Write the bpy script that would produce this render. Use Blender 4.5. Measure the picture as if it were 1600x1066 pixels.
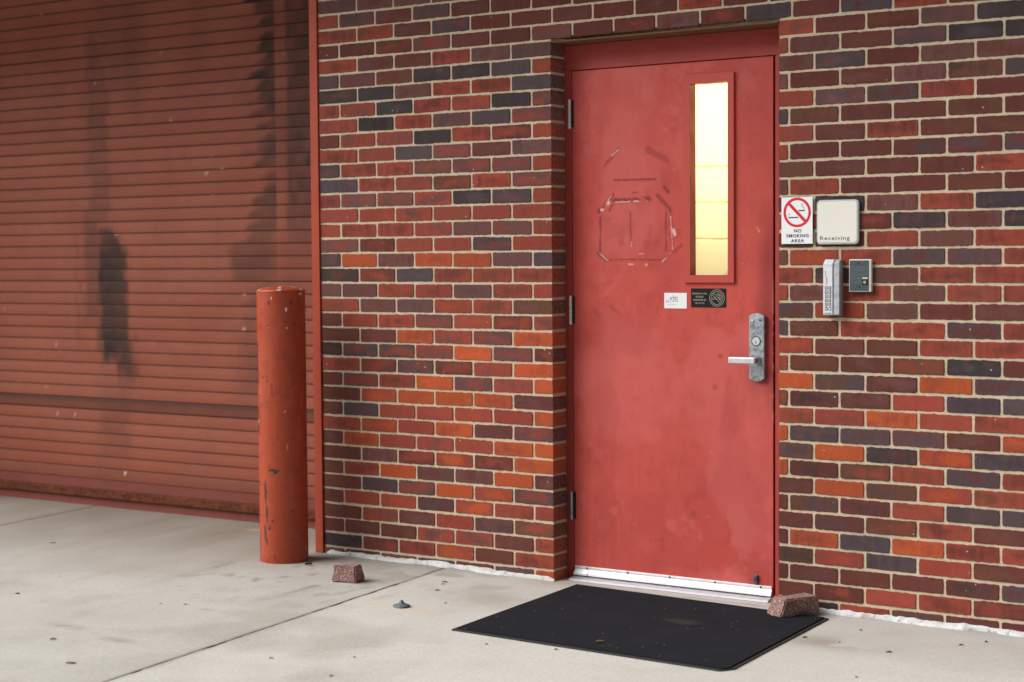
import bpy, bmesh, math, random
import numpy as np
from mathutils import Matrix, Vector
R = math.radians
SC = bpy.context.scene
for o in list(bpy.data.objects): bpy.data.objects.remove(o)

# ------------------------------------------------------------------ camera
cam_d = bpy.data.cameras.new('camera'); cam = bpy.data.objects.new('camera', cam_d)
SC.collection.objects.link(cam); SC.camera = cam
CP = Vector((3.941, -6.175, 1.3304)); yaw, pit, rol = .58999, -.048255, -.007284
fw = Vector((-math.sin(yaw)*math.cos(pit), math.cos(yaw)*math.cos(pit), math.sin(pit)))
rt = Vector((math.cos(yaw), math.sin(yaw), 0)); up = rt.cross(fw)
rt2 = rt*math.cos(rol) + up*math.sin(rol); up2 = up*math.cos(rol) - rt*math.sin(rol)
cam.matrix_world = Matrix(((rt2.x, up2.x, -fw.x, CP.x), (rt2.y, up2.y, -fw.y, CP.y), (rt2.z, up2.z, -fw.z, CP.z), (0, 0, 0, 1)))
cam_d.sensor_width = 36; cam_d.lens = 2716.8/1600*36; cam_d.clip_start = .1; cam_d.clip_end = 2000
cam_d.dof.use_dof = True; cam_d.dof.focus_distance = 7.0; cam_d.dof.aperture_fstop = 2.2
# ------------------------------------------------------------------ sky, sun, exposure
SUN_EL, SUN_AZ = 44, 54          # azimuth: degrees to the left of straight-on to the wall
W = bpy.data.worlds.new('World'); SC.world = W; W.use_nodes = True
wn = W.node_tree; bg = wn.nodes['Background']
sky = wn.nodes.new('ShaderNodeTexSky'); sky.sky_type = 'NISHITA'; sky.sun_disc = False
sky.sun_elevation = R(SUN_EL); sky.sun_rotation = R(180+SUN_AZ); sky.air_density = 1.0; sky.dust_density = 4.0; sky.ozone_density = 1.0
hs = wn.nodes.new('ShaderNodeHueSaturation'); hs.inputs['Saturation'].default_value = .08
wn.links.new(sky.outputs[0], hs.inputs['Color']); wn.links.new(hs.outputs[0], bg.inputs['Color'])
bg.inputs['Strength'].default_value = .05
sd = bpy.data.lights.new('sun', 'SUN'); sd.energy = 3.9; sd.angle = R(56); sd.color = (1, .985, .955)
sun = bpy.data.objects.new('sun', sd); SC.collection.objects.link(sun)
az = R(SUN_AZ); el = R(SUN_EL)
todir = Vector((-math.sin(az)*math.cos(el), -math.cos(az)*math.cos(el), math.sin(el)))
sun.rotation_euler = todir.to_track_quat('Z', 'Y').to_euler(); sun.location = todir*30
SC.view_settings.view_transform = 'Standard'; SC.view_settings.look = 'None'
SC.view_settings.exposure = .42; SC.view_settings.gamma = 1

# ------------------------------------------------------------------ helpers
rng = np.random.default_rng(7); random.seed(7)
def link(o): SC.collection.objects.link(o); return o
def tag(o, label=None, cat=None, group=None, kind=None):
    if label: o['label'] = label
    if cat: o['category'] = cat
    if group: o['group'] = group
    if kind: o['kind'] = kind
    return o
def empty(name, loc, label, cat, group=None):
    o = link(bpy.data.objects.new(name, None)); o.location = loc; o.empty_display_size = .1
    return tag(o, label, cat, group)
def place(o, parent):
    if parent:
        o.parent = parent
        o.matrix_parent_inverse = Matrix.Translation(-parent.location)
    return o
def pyobj(name, V, F, mats, parent=None, smooth=False, fmat=None):
    me = bpy.data.meshes.new(name); me.from_pydata([tuple(map(float, v)) for v in V], [], [tuple(map(int, f)) for f in F])
    for m in (mats if isinstance(mats, (list, tuple)) else [mats]): me.materials.append(m)
    if fmat is not None: me.polygons.foreach_set('material_index', np.asarray(fmat, dtype=np.int32))
    if smooth: me.polygons.foreach_set('use_smooth', np.ones(len(me.polygons), dtype=bool))
    me.update()
    return place(link(bpy.data.objects.new(name, me)), parent)
def bmobj(name, bm, mat, parent=None, smooth=False):
    bmesh.ops.recalc_face_normals(bm, faces=bm.faces)
    me = bpy.data.meshes.new(name); bm.to_mesh(me); bm.free()
    me.materials.append(mat)
    if smooth: me.polygons.foreach_set('use_smooth', np.ones(len(me.polygons), dtype=bool))
    return place(link(bpy.data.objects.new(name, me)), parent)
def attr(o, name, arr):
    arr = np.asarray(arr, dtype=np.float32)
    if arr.ndim == 1:
        a = o.data.attributes.new(name, 'FLOAT', 'POINT'); a.data.foreach_set('value', arr)
    else:
        if arr.shape[1] == 3: arr = np.concatenate([arr, np.ones((len(arr), 1), np.float32)], 1)
        a = o.data.attributes.new(name, 'FLOAT_COLOR', 'POINT'); a.data.foreach_set('color', arr.ravel())
def box(bm, x0, x1, y0, y1, z0, z1, bev=0., seg=2):
    r = bmesh.ops.create_cube(bm, size=1)
    for v in r['verts']: v.co = Vector((x0+(v.co.x+.5)*(x1-x0), y0+(v.co.y+.5)*(y1-y0), z0+(v.co.z+.5)*(z1-z0)))
    if bev:
        es = list({e for v in r['verts'] for e in v.link_edges})
        bmesh.ops.bevel(bm, geom=es, offset=bev, segments=seg, affect='EDGES', profile=.5)
def boxo(name, b, mat, parent=None, bev=0., seg=2):
    bm = bmesh.new(); box(bm, *b, bev=bev, seg=seg); return bmobj(name, bm, mat, parent)
def cyl(bm, p, axis, r, h, n=24, r2=None):
    m = Matrix.Translation(Vector(p)) @ Vector(axis).to_track_quat('Z', 'Y').to_matrix().to_4x4() @ Matrix.Translation((0, 0, h/2))
    bmesh.ops.create_cone(bm, cap_ends=True, segments=n, radius1=r, radius2=r if r2 is None else r2, depth=h, matrix=m)
def prism(bm, pts, y0, y1):
    """polygon in (x,z) given counter-clockwise from the front, extruded y0(front)->y1(back)"""
    a = [bm.verts.new((x, y0, z)) for x, z in pts]; b = [bm.verts.new((x, y1, z)) for x, z in pts]
    bm.faces.new(a); bm.faces.new(b[::-1]); n = len(pts)
    for i in range(n): bm.faces.new((a[i], b[i], b[(i+1) % n], a[(i+1) % n]))
def rrect(x0, x1, z0, z1, r, n=8):
    P = []
    for cx, cz, a0 in ((x1-r, z0+r, -90), (x1-r, z1-r, 0), (x0+r, z1-r, 90), (x0+r, z0+r, 180)):
        for k in range(n+1): a = R(a0+90*k/n); P.append((cx+r*math.cos(a), cz+r*math.sin(a)))
    return P
def ring(bm, cx, cz, ro, ri, y0, y1, n=64, a0=0, a1=360):
    full = a1-a0 >= 360; m = n if full else n+1
    L = []
    for k in range(m):
        a = R(a0+(a1-a0)*k/n); c, s = math.cos(a), math.sin(a)
        L.append([bm.verts.new((cx+r*c, y, cz+r*s)) for r, y in ((ro, y0), (ri, y0), (ri, y1), (ro, y1))])
    for k in range(n):
        A, B = L[k], L[(k+1) % m]
        for q in range(4): bm.faces.new((A[q], A[(q+1) % 4], B[(q+1) % 4], B[q]))
    if not full: bm.faces.new(L[0]); bm.faces.new(L[-1][::-1])
def strip(bm, pts, w, y0, y1):
    """stroke along polyline in (x,z)"""
    P = [Vector(p) for p in pts]; L = []
    for i, p in enumerate(P):
        t = (P[min(i+1, len(P)-1)]-P[max(i-1, 0)]).normalized(); n = Vector((-t.y, t.x))*w/2
        L.append([bm.verts.new((q.x, y, q.y)) for q, y in ((p+n, y0), (p-n, y0), (p-n, y1), (p+n, y1))])
    for A, B in zip(L, L[1:]):
        for q in range(4): bm.faces.new((A[q], A[(q+1) % 4], B[(q+1) % 4], B[q]))
    bm.faces.new(L[0]); bm.faces.new(L[-1][::-1])
def text(name, s, x, z, y, size, mat, parent, align='LEFT', width=None, rot=0, thick=.0004, bold=0.):
    cu = bpy.data.curves.new(name, 'FONT'); cu.body = s; cu.size = size; cu.align_x = align; cu.extrude = thick; cu.offset = bold
    cu.resolution_u = 4; cu.space_character = 1.18
    t = bpy.data.objects.new(name, cu); link(t); bpy.context.view_layer.update()
    me = bpy.data.meshes.new_from_object(t.evaluated_get(bpy.context.evaluated_depsgraph_get()))
    bpy.data.objects.remove(t); bpy.data.curves.remove(cu)
    xs = [v.co.x for v in me.vertices]; sx = 1
    if width: sx = width/(max(xs)-min(xs))
    M = Matrix.Translation((x, y, z)) @ Matrix.Rotation(R(90), 4, 'X') @ Matrix.Rotation(R(rot), 4, 'Z') @ Matrix.Diagonal((sx, 1, 1, 1))
    me.transform(M); me.materials.clear(); me.materials.append(mat)
    return place(link(bpy.data.objects.new(name, me)), parent)
# numpy value noise
def _h(ix, iy, s):
    n = (ix.astype(np.int64)*374761393 + iy.astype(np.int64)*668265263 + s*1442695041) & 0x7fffffff
    n = ((n ^ (n >> 13))*1274126177) & 0x7fffffff
    return ((n ^ (n >> 16)) & 0xffff)/65535.
def vn(x, y, s=0):
    ix, iy = np.floor(x), np.floor(y); fx, fy = x-ix, y-iy; fx = fx*fx*(3-2*fx); fy = fy*fy*(3-2*fy)
    a, b, c, d = _h(ix, iy, s), _h(ix+1, iy, s), _h(ix, iy+1, s), _h(ix+1, iy+1, s)
    return (a*(1-fx)+b*fx)*(1-fy)+(c*(1-fx)+d*fx)*fy
def fbm(x, y, s=0, o=4):
    t = 0; a = .5; n = 0
    for k in range(o): t = t+a*vn(x*2**k, y*2**k, s+k*17); n += a; a *= .5
    return t/n
def ss(a, b, x): t = np.clip((x-a)/(b-a), 0, 1); return t*t*(3-2*t)
def segd(x, z, p, q):
    px, pz = p; dx, dz = q[0]-px, q[1]-pz; t = np.clip(((x-px)*dx+(z-pz)*dz)/(dx*dx+dz*dz+1e-12), 0, 1)
    return np.hypot(x-px-t*dx, z-pz-t*dz)

# ------------------------------------------------------------------ materials
class NM:
    def __init__(s, name):
        s.m = bpy.data.materials.new(name); s.m.use_nodes = True; s.t = s.m.node_tree
        s.b = s.t.nodes['Principled BSDF']; s.tc = None
    def n(s, t, **k):
        q = s.t.nodes.new(t)
        for a, v in k.items(): setattr(q, a, v)
        return q
    def l(s, a, b): s.t.links.new(a, b)
    def set(s, q, i, v):
        if hasattr(v, 'is_linked') or isinstance(v, bpy.types.NodeSocket): s.l(v, q.inputs[i])
        else: q.inputs[i].default_value = v
    def co(s):
        if not s.tc: s.tc = s.n('ShaderNodeTexCoord')
        return s.tc.outputs['Object']
    def map(s, scale, v=None, rot=(0, 0, 0)):
        q = s.n('ShaderNodeMapping'); q.inputs['Scale'].default_value = scale; q.inputs['Rotation'].default_value = rot
        s.l(v or s.co(), q.inputs['Vector']); return q.outputs[0]
    def noise(s, scale, detail=4, rough=.55, v=None, dist=0., w=None):
        q = s.n('ShaderNodeTexNoise'); q.inputs['Scale'].default_value = scale; q.inputs['Detail'].default_value = detail
        q.inputs['Roughness'].default_value = rough; q.inputs['Distortion'].default_value = dist
        if w is not None: q.noise_dimensions = '4D'; s.set(q, 'W', w)
        s.l(v or s.co(), q.inputs['Vector']); return q.outputs['Fac']
    def vor(s, scale, v=None, feature='F1'):
        q = s.n('ShaderNodeTexVoronoi', feature=feature); q.inputs['Scale'].default_value = scale; s.l(v or s.co(), q.inputs['Vector']); return q
    def ramp(s, x, a, b, lo=0., hi=1.):
        q = s.n('ShaderNodeMapRange', interpolation_type='SMOOTHSTEP'); s.set(q, 0, x); q.inputs[1].default_value = a; q.inputs[2].default_value = b
        q.inputs[3].default_value = lo; q.inputs[4].default_value = hi; return q.outputs[0]
    def math(s, op, a, b=0., c=0.):
        q = s.n('ShaderNodeMath', operation=op); s.set(q, 0, a); s.set(q, 1, b); s.set(q, 2, c); return q.outputs[0]
    def mix(s, f, a, b, mode='MIX'):
        q = s.n('ShaderNodeMix', data_type='RGBA', blend_type=mode); s.set(q, 0, f)
        for i, c in ((6, a), (7, b)):
            if isinstance(c, (tuple, list)): q.inputs[i].default_value = (*c[:3], 1)
            else: s.l(c, q.inputs[i])
        return q.outputs[2]
    def attr(s, name, col=False):
        q = s.n('ShaderNodeAttribute', attribute_name=name); return q.outputs['Color' if col else 'Fac']
    def col(s, c):
        if isinstance(c, (tuple, list)): s.b.inputs['Base Color'].default_value = (*c, 1)
        else: s.l(c, s.b.inputs['Base Color'])
    def rough(s, v): s.set(s.b, 'Roughness', v)
    def metal(s, v): s.set(s.b, 'Metallic', v)
    def spec(s, v): s.set(s.b, 'Specular IOR Level', v)
    def bump(s, h, strength=.3, dist=.002):
        q = s.n('ShaderNodeBump'); q.inputs['Strength'].default_value = strength; q.inputs['Distance'].default_value = dist
        s.l(h, q.inputs['Height'])
        prev = s.b.inputs['Normal'].links
        if prev: s.l(prev[0].from_socket, q.inputs['Normal'])
        s.l(q.outputs[0], s.b.inputs['Normal'])
def sc3(c, k): return tuple(v*k for v in c)

def m_brick():
    m = NM('fired_brick'); A, B = m.attr('colA', 1), m.attr('colB', 1); r = m.attr('rnd'); e = m.attr('edge')
    w = m.math('MULTIPLY', r, 37.)
    v = m.map((7, 7, 13)); n1 = m.noise(1.3, 2, .5, v, .4, w)
    vs = m.map((42, 40, 5)); n2 = m.noise(1.0, 3, .6, vs, 0, w)
    k = m.math('ADD', m.math('MULTIPLY', n1, .62), m.math('MULTIPLY', n2, .38))
    k = m.math('ADD', k, m.math('MULTIPLY', m.math('SUBTRACT', e, .45), .20))
    f = m.ramp(k, .45, .67)
    c = m.mix(f, A, B)
    fine = m.noise(260, 3, .7); c = m.mix(m.ramp(fine, .3, .72, 0, .24), c, (.045, .028, .025)); g2 = m.noise(1.0, 3, .7, m.map((330, 300, 60))); c = m.mix(m.ramp(g2, .45, .75, 0, .30), c, (.04, .024, .022))
    c = m.mix(m.ramp(m.noise(38, 4, .6, w=w), .52, .80, 0, .14), c, (.24, .12, .095))
    # mortar smears at the rims and white flecks
    rim = m.ramp(m.math('ADD', e, m.math('MULTIPLY', m.noise(75, 3, .7), .30)), .12, .20, 1, 0)
    c = m.mix(m.math('MULTIPLY', rim, .30), c, (.36, .27, .21))
    pv = m.vor(95); pit = m.math('MULTIPLY', m.ramp(pv.outputs['Distance'], .10, .22, 1, 0), m.ramp(m.noise(14, 3), .50, .58)); c = m.mix(m.math('MULTIPLY', pit, .7), c, (.022, .014, .013))
    c = m.mix(m.ramp(m.noise(1.5, 5, .65), .42, .74, 0, .24), c, (.07, .036, .030)); c = m.mix(m.ramp(m.noise(4.5, 5, .7), .55, .78, 0, .30), c, (.23, .10, .072))
    sp = m.vor(31); fl = m.math('MULTIPLY', m.ramp(sp.outputs['Distance'], .05, .10, 1, 0), m.ramp(m.noise(9, 2), .56, .62))
    c = m.mix(fl, c, (.62, .55, .48))
    m.col(c); m.rough(m.ramp(n2, .3, .7, .70, .9)); m.spec(.18)
    m.bump(m.noise(420, 2, .6), .35, .0012); m.bump(m.noise(60, 4, .6), .35, .003)
    return m.m
def m_mortar():
    m = NM('mortar'); n = m.noise(16, 5, .65); c = m.mix(n, (.46, .365, .25), (.68, .565, .42))
    c = m.mix(m.ramp(m.noise(120, 3, .7), .55, .75, 0, .5), c, (.26, .20, .15))
    sm = m.ramp(m.noise(2.3, 4, .6), .5, .75, 0, .35); c = m.mix(sm, c, (.33, .27, .21))
    m.col(c); m.rough(.95); m.spec(.15); m.bump(m.noise(180, 4, .7), .8, .003); m.bump(m.noise(30, 3, .6), .5, .004); return m.m
def m_paint(name, base, rough=.5, var=.12, bump=.12):
    m = NM(name); n = m.noise(5, 4, .6)
    c = m.mix(n, sc3(base, 1-var), sc3(base, 1+var)); c = m.mix(m.ramp(m.noise(70, 3, .65), .52, .78, 0, .25), c, sc3(base, .55))
    m.col(c); m.rough(m.ramp(m.noise(9, 3), .3, .7, rough-.1, rough+.12)); m.spec(.35); m.bump(m.noise(300, 2), bump, .001); return m.m
def m_plain(name, c, rough=.5, metal=0., spec=.5, var=.08):
    m = NM(name); m.col(m.mix(m.noise(24, 4, .6), sc3(c, 1-var), sc3(c, 1+var))); m.rough(rough); m.metal(metal); m.spec(spec); return m.m
DOOR = (.50, .071, .055)
def m_door():
    m = NM('red_door_paint'); n = m.noise(2.2, 5, .6); c = m.mix(n, sc3(DOOR, .80), sc3(DOOR, 1.16))
    st = m.noise(1.0, 4, .65, m.map((34, 10, 1.6))); c = m.mix(m.ramp(st, .45, .75, 0, .13), c, (.60, .125, .11))
    c = m.mix(m.ramp(m.noise(14, 5, .7), .48, .72, 0, .5), c, (.36, .040, .032))
    c = m.mix(m.attr('pale'), c, (.64, .16, .15)); c = m.mix(m.attr('dirt'), c, (.215, .021, .023)); c = m.mix(m.attr('white'), c, (.74, .50, .44))
    m.col(c); m.rough(m.ramp(m.noise(6, 4), .3, .7, 0.46, .64)); m.spec(.28)
    m.bump(m.noise(240, 3, .6), .16, .001); m.bump(m.attr('dirt'), .5, -.0012); return m.m
def m_shutter():
    m = NM('shutter_paint'); a = m.attr('tone'); st = m.noise(1.0, 4, .65, m.map((14, 4, 2.0)))
    c = m.mix(a, (.275, .072, .037), (.335, .105, .062))
    c = m.mix(m.ramp(st, .42, .75, 0, .55), c, (.245, .095, .078))
    c = m.mix(m.ramp(m.noise(3.2, 5, .65), .42, .7, 0, .45), c, (.24, .055, .034))
    c = m.mix(m.ramp(m.noise(1.0, 5, .7, m.map((60, 10, 7))), .56, .74, 0, .3), c, (.16, .05, .04))
    c = m.mix(m.attr('dark_blotch'), c, (.026, .0145, .012))
    c = m.mix(m.attr('grime'), c, (.075, .026, .017)); c = m.mix(m.attr('chip'), c, (.7, .62, .56))
    m.col(c); m.rough(m.ramp(st, .3, .7, .5, .68)); m.spec(.22); m.bump(m.noise(120, 3), .12, .001); return m.m
def m_rustbar():
    m = NM('rusty_bar'); n = m.noise(26, 5, .7, m.map((.35, 1, 1.4)))
    c = m.mix(m.ramp(n, .35, .62), (.115, .036, .022), (.18, .054, .026)); c = m.mix(m.ramp(m.noise(60, 4, .7), .42, .66), c, (.060, .022, .014))
    m.col(c); m.rough(.85); m.spec(.08); m.bump(m.noise(90, 4), .4, .002); return m.m
def m_post():
    m = NM('bollard_paint'); b = (.375, .052, .0155); c = m.mix(m.noise(6, 5, .6), sc3(b, .82), sc3(b, 1.12))
    c = m.mix(m.ramp(m.noise(1, 4, .65, m.map((26, 26, 5))), .5, .75, 0, .35), c, (.55, .10, .05))
    c = m.mix(m.ramp(m.noise(20, 5, .72), .48, .70, 0, .55), c, (.20, .026, .013))
    c = m.mix(m.attr('chip'), c, (.045, .022, .018)); c = m.mix(m.attr('white'), c, (.72, .60, .55))
    m.col(c); m.rough(m.ramp(m.noise(11, 4), .3, .7, .34, .55)); m.spec(.45)
    m.bump(m.noise(26, 4, .6), .25, .004); m.bump(m.attr('chip'), .6, -.002); return m.m
def m_concrete():
    m = NM('concrete'); n = m.noise(1.7, 6, .62); c = m.mix(n, (.40, .392, .362), (.54, .53, .50))
    c = m.mix(m.ramp(m.noise(9, 5, .7), .48, .78, 0, .4), c, (.44, .41, .355))
    sw = m.noise(1, 5, .68, m.map((10, 1.1, 1), rot=(0, 0, R(7)))); c = m.mix(m.ramp(sw, .52, .78, 0, .35), c, (.38, .335, .28))
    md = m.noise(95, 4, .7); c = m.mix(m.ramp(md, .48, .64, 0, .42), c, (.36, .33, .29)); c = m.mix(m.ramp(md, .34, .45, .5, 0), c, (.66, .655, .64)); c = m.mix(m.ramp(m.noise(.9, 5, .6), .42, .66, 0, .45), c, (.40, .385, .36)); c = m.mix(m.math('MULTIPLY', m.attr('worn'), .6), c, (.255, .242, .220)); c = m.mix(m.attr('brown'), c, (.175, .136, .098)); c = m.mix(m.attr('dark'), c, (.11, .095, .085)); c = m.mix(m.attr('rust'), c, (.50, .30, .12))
    f = m.noise(330, 3, .75); c = m.mix(m.ramp(f, .54, .70, 0, .55), c, (.24, .21, .18)); c = m.mix(m.ramp(f, .30, .43, .45, 0), c, (.74, .71, .66))
    v = m.vor(34); sp = m.math('MULTIPLY', m.ramp(v.outputs['Distance'], .06, .13, 1, 0), m.ramp(m.noise(4, 3), .50, .60)); c = m.mix(m.math('MULTIPLY', sp, .7), c, (.13, .10, .085))
    m.col(c); m.rough(.88); m.spec(.25); m.bump(f, .35, .0012); m.bump(m.noise(45, 5, .7), .3, .003); return m.m
def m_stone():
    m = NM('red_granite'); v = m.vor(240); n = m.noise(150, 3, .7)
    c = m.mix(m.noise(18, 3), (.15, .066, .060), (.25, .13, .118)); c = m.mix(m.ramp(n, .53, .61), c, (.46, .36, .33)); c = m.mix(m.ramp(v.outputs['Distance'], .0, .28, .6, 0), c, (.12, .05, .05))
    m.col(c); m.rough(.9); m.bump(n, .8, .004); return m.m
def m_mat():
    m = NM('doormat_pile'); n = m.noise(260, 3, .8); c = m.mix(n, (.009, .010, .0125), (.030, .032, .038))
    c = m.mix(m.ramp(m.noise(6, 5, .6), .45, .75, 0, .5), c, (.030, .032, .036))
    dx = m.n('ShaderNodeVectorMath', operation='DISTANCE'); q = m.map((1, 1.9, 1)); m.l(q, dx.inputs[0]); dx.inputs[1].default_value = (.882, -.472*1.9, 0)
    patch = m.math('ADD', dx.outputs['Value'], m.math('MULTIPLY', m.noise(22, 4), .09)); c = m.mix(m.ramp(patch, .10, .15, .75, 0), c, (.05, .049, .042))
    v = m.vor(24); c = m.mix(m.math('MULTIPLY', m.ramp(v.outputs['Distance'], .06, .11, .8, 0), m.ramp(m.noise(7, 2), .50, .56)), c, (.22, .22, .22))
    m.col(c); m.rough(1); m.spec(.05); m.bump(n, 1., .006); return m.m
def m_metal(name, c, rough=.35, blot=.0):
    m = NM(name); n = m.noise(40, 5, .65); cc = m.mix(n, sc3(c, .8), sc3(c, 1.15))
    if blot: cc = m.mix(m.ramp(m.noise(55, 5, .75), .45, .62, 0, blot), cc, (.10, .11, .12))
    m.col(cc); m.metal(.85); m.rough(m.ramp(n, .3, .7, rough-.08, rough+.15)); return m.m
def m_caulk():
    m = NM('white_sealant'); c = m.mix(m.noise(18, 4), (.50, .50, .49), (.66, .665, .665)); c = m.mix(m.ramp(m.noise(42, 5, .75), .52, .66, 0, .8), c, (.26, .235, .21)); c = m.mix(m.ramp(m.noise(7, 3, .6), .58, .68, 0, .75), c, (.40, .37, .33))
    m.col(c); m.rough(.75); m.spec(.3); m.bump(m.noise(70, 4, .7), .8, .004); return m.m
M_BRICK, M_MORTAR = m_brick(), m_mortar()
M_DOOR, M_SHUT, M_RUST, M_POST, M_CONC, M_STONE, M_MAT = m_door(), m_shutter(), m_rustbar(), m_post(), m_concrete(), m_stone(), m_mat()
M_FRAME = m_paint('frame_paint', (.36, .047, .038), .55); M_TRIM = m_paint('window_trim_paint', (.47, .066, .050), .48)
M_JAMB = m_paint('jamb_paint', (.37, .050, .020), .5, .2); M_RUSTY = m_rustbar()
M_LINTEL = m_paint('rusted_steel', (.15, .068, .032), .8, .4, .5)
M_CAULK = m_caulk()
M_ALU = m_metal('aluminium', (.74, .74, .76), .42); M_ALU.node_tree.nodes['Principled BSDF'].inputs['Metallic'].default_value = .35
M_THR = m_metal('threshold_aluminium', (.50, .50, .53), .45); M_THR.node_tree.nodes['Principled BSDF'].inputs['Metallic'].default_value = .5
M_HINGE = m_plain('hinge_steel', (.62, .61, .60), .4, .15); M_STEEL = m_metal('brushed_steel', (.66, .67, .70), .36); M_STEEL.node_tree.nodes['Principled BSDF'].inputs['Metallic'].default_value = .4; M_LOCK = m_metal('worn_lock_steel', (.44, .47, .51), .40, .55)
M_BLACK = m_plain('black_plastic', (.008, .008, .009), .6, spec=.2); M_DARK = m_plain('dark_gap', (.012, .008, .008), .9)
M_WHITE = m_plain('white_sign', (.80, .81, .83), .35, var=.02); M_RED = m_plain('sign_red', (.62, .012, .035), .4, var=.04); M_INK = m_plain('navy_ink', (.018, .020, .050), .5)
M_CREAM = m_plain('cream_plastic', (.74, .72, .655), .45, var=.03); M_RIM = m_plain('grey_green_rim', (.50, .56, .52), .3, var=.04); M_GREYINK = m_plain('grey_ink', (.09, .085, .075), .6)
M_GOLD = m_plain('pale_gold_print', (.42, .38, .29), .5); M_BLUE = m_plain('blue_pen', (.03, .05, .20), .6); M_FAINT = m_plain('faint_print', (.48, .5, .52), .6)
M_KEYF = m_metal('keypad_face', (.66, .67, .72), .45); M_KEYF.node_tree.nodes['Principled BSDF'].inputs['Metallic'].default_value = .15
M_KEYS = m_metal('reader_cast_metal', (.46, .48, .50), .5, .35); M_KEYS.node_tree.nodes['Principled BSDF'].inputs['Metallic'].default_value = .25
M_KEYB = m_plain('reader_grey', (.22, .21, .21), .6)
M_ICOM = m_metal('intercom_plate', (.055, .072, .088), .5, .5); M_ICOM.node_tree.nodes['Principled BSDF'].inputs['Metallic'].default_value = .3
M_BRASS = m_metal('brass_button', (.55, .46, .32), .4); M_RUBBER = m_plain('mat_rubber', (.034, .034, .031), .85, spec=.2)
M_GREYC = m_plain('grey_cap', (.075, .105, .115), .55); M_DIRT = m_plain('joint_dirt', (.075, .058, .046), .95, spec=.1)
M_ASPH = m_plain('asphalt', (.055, .055, .055), .9, spec=.2); M_LEAFR = m_plain('dry_leaf', (.24, .075, .035), .8); M_FLAKE = m_plain('dark_flake', (.045, .036, .032), .9)
M_OCHRE = m_plain('ochre_leaf', (.42, .25, .08), .8)
M_SCREW = m_plain('dark_screw', (.03, .03, .032), .5, .5)

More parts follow.
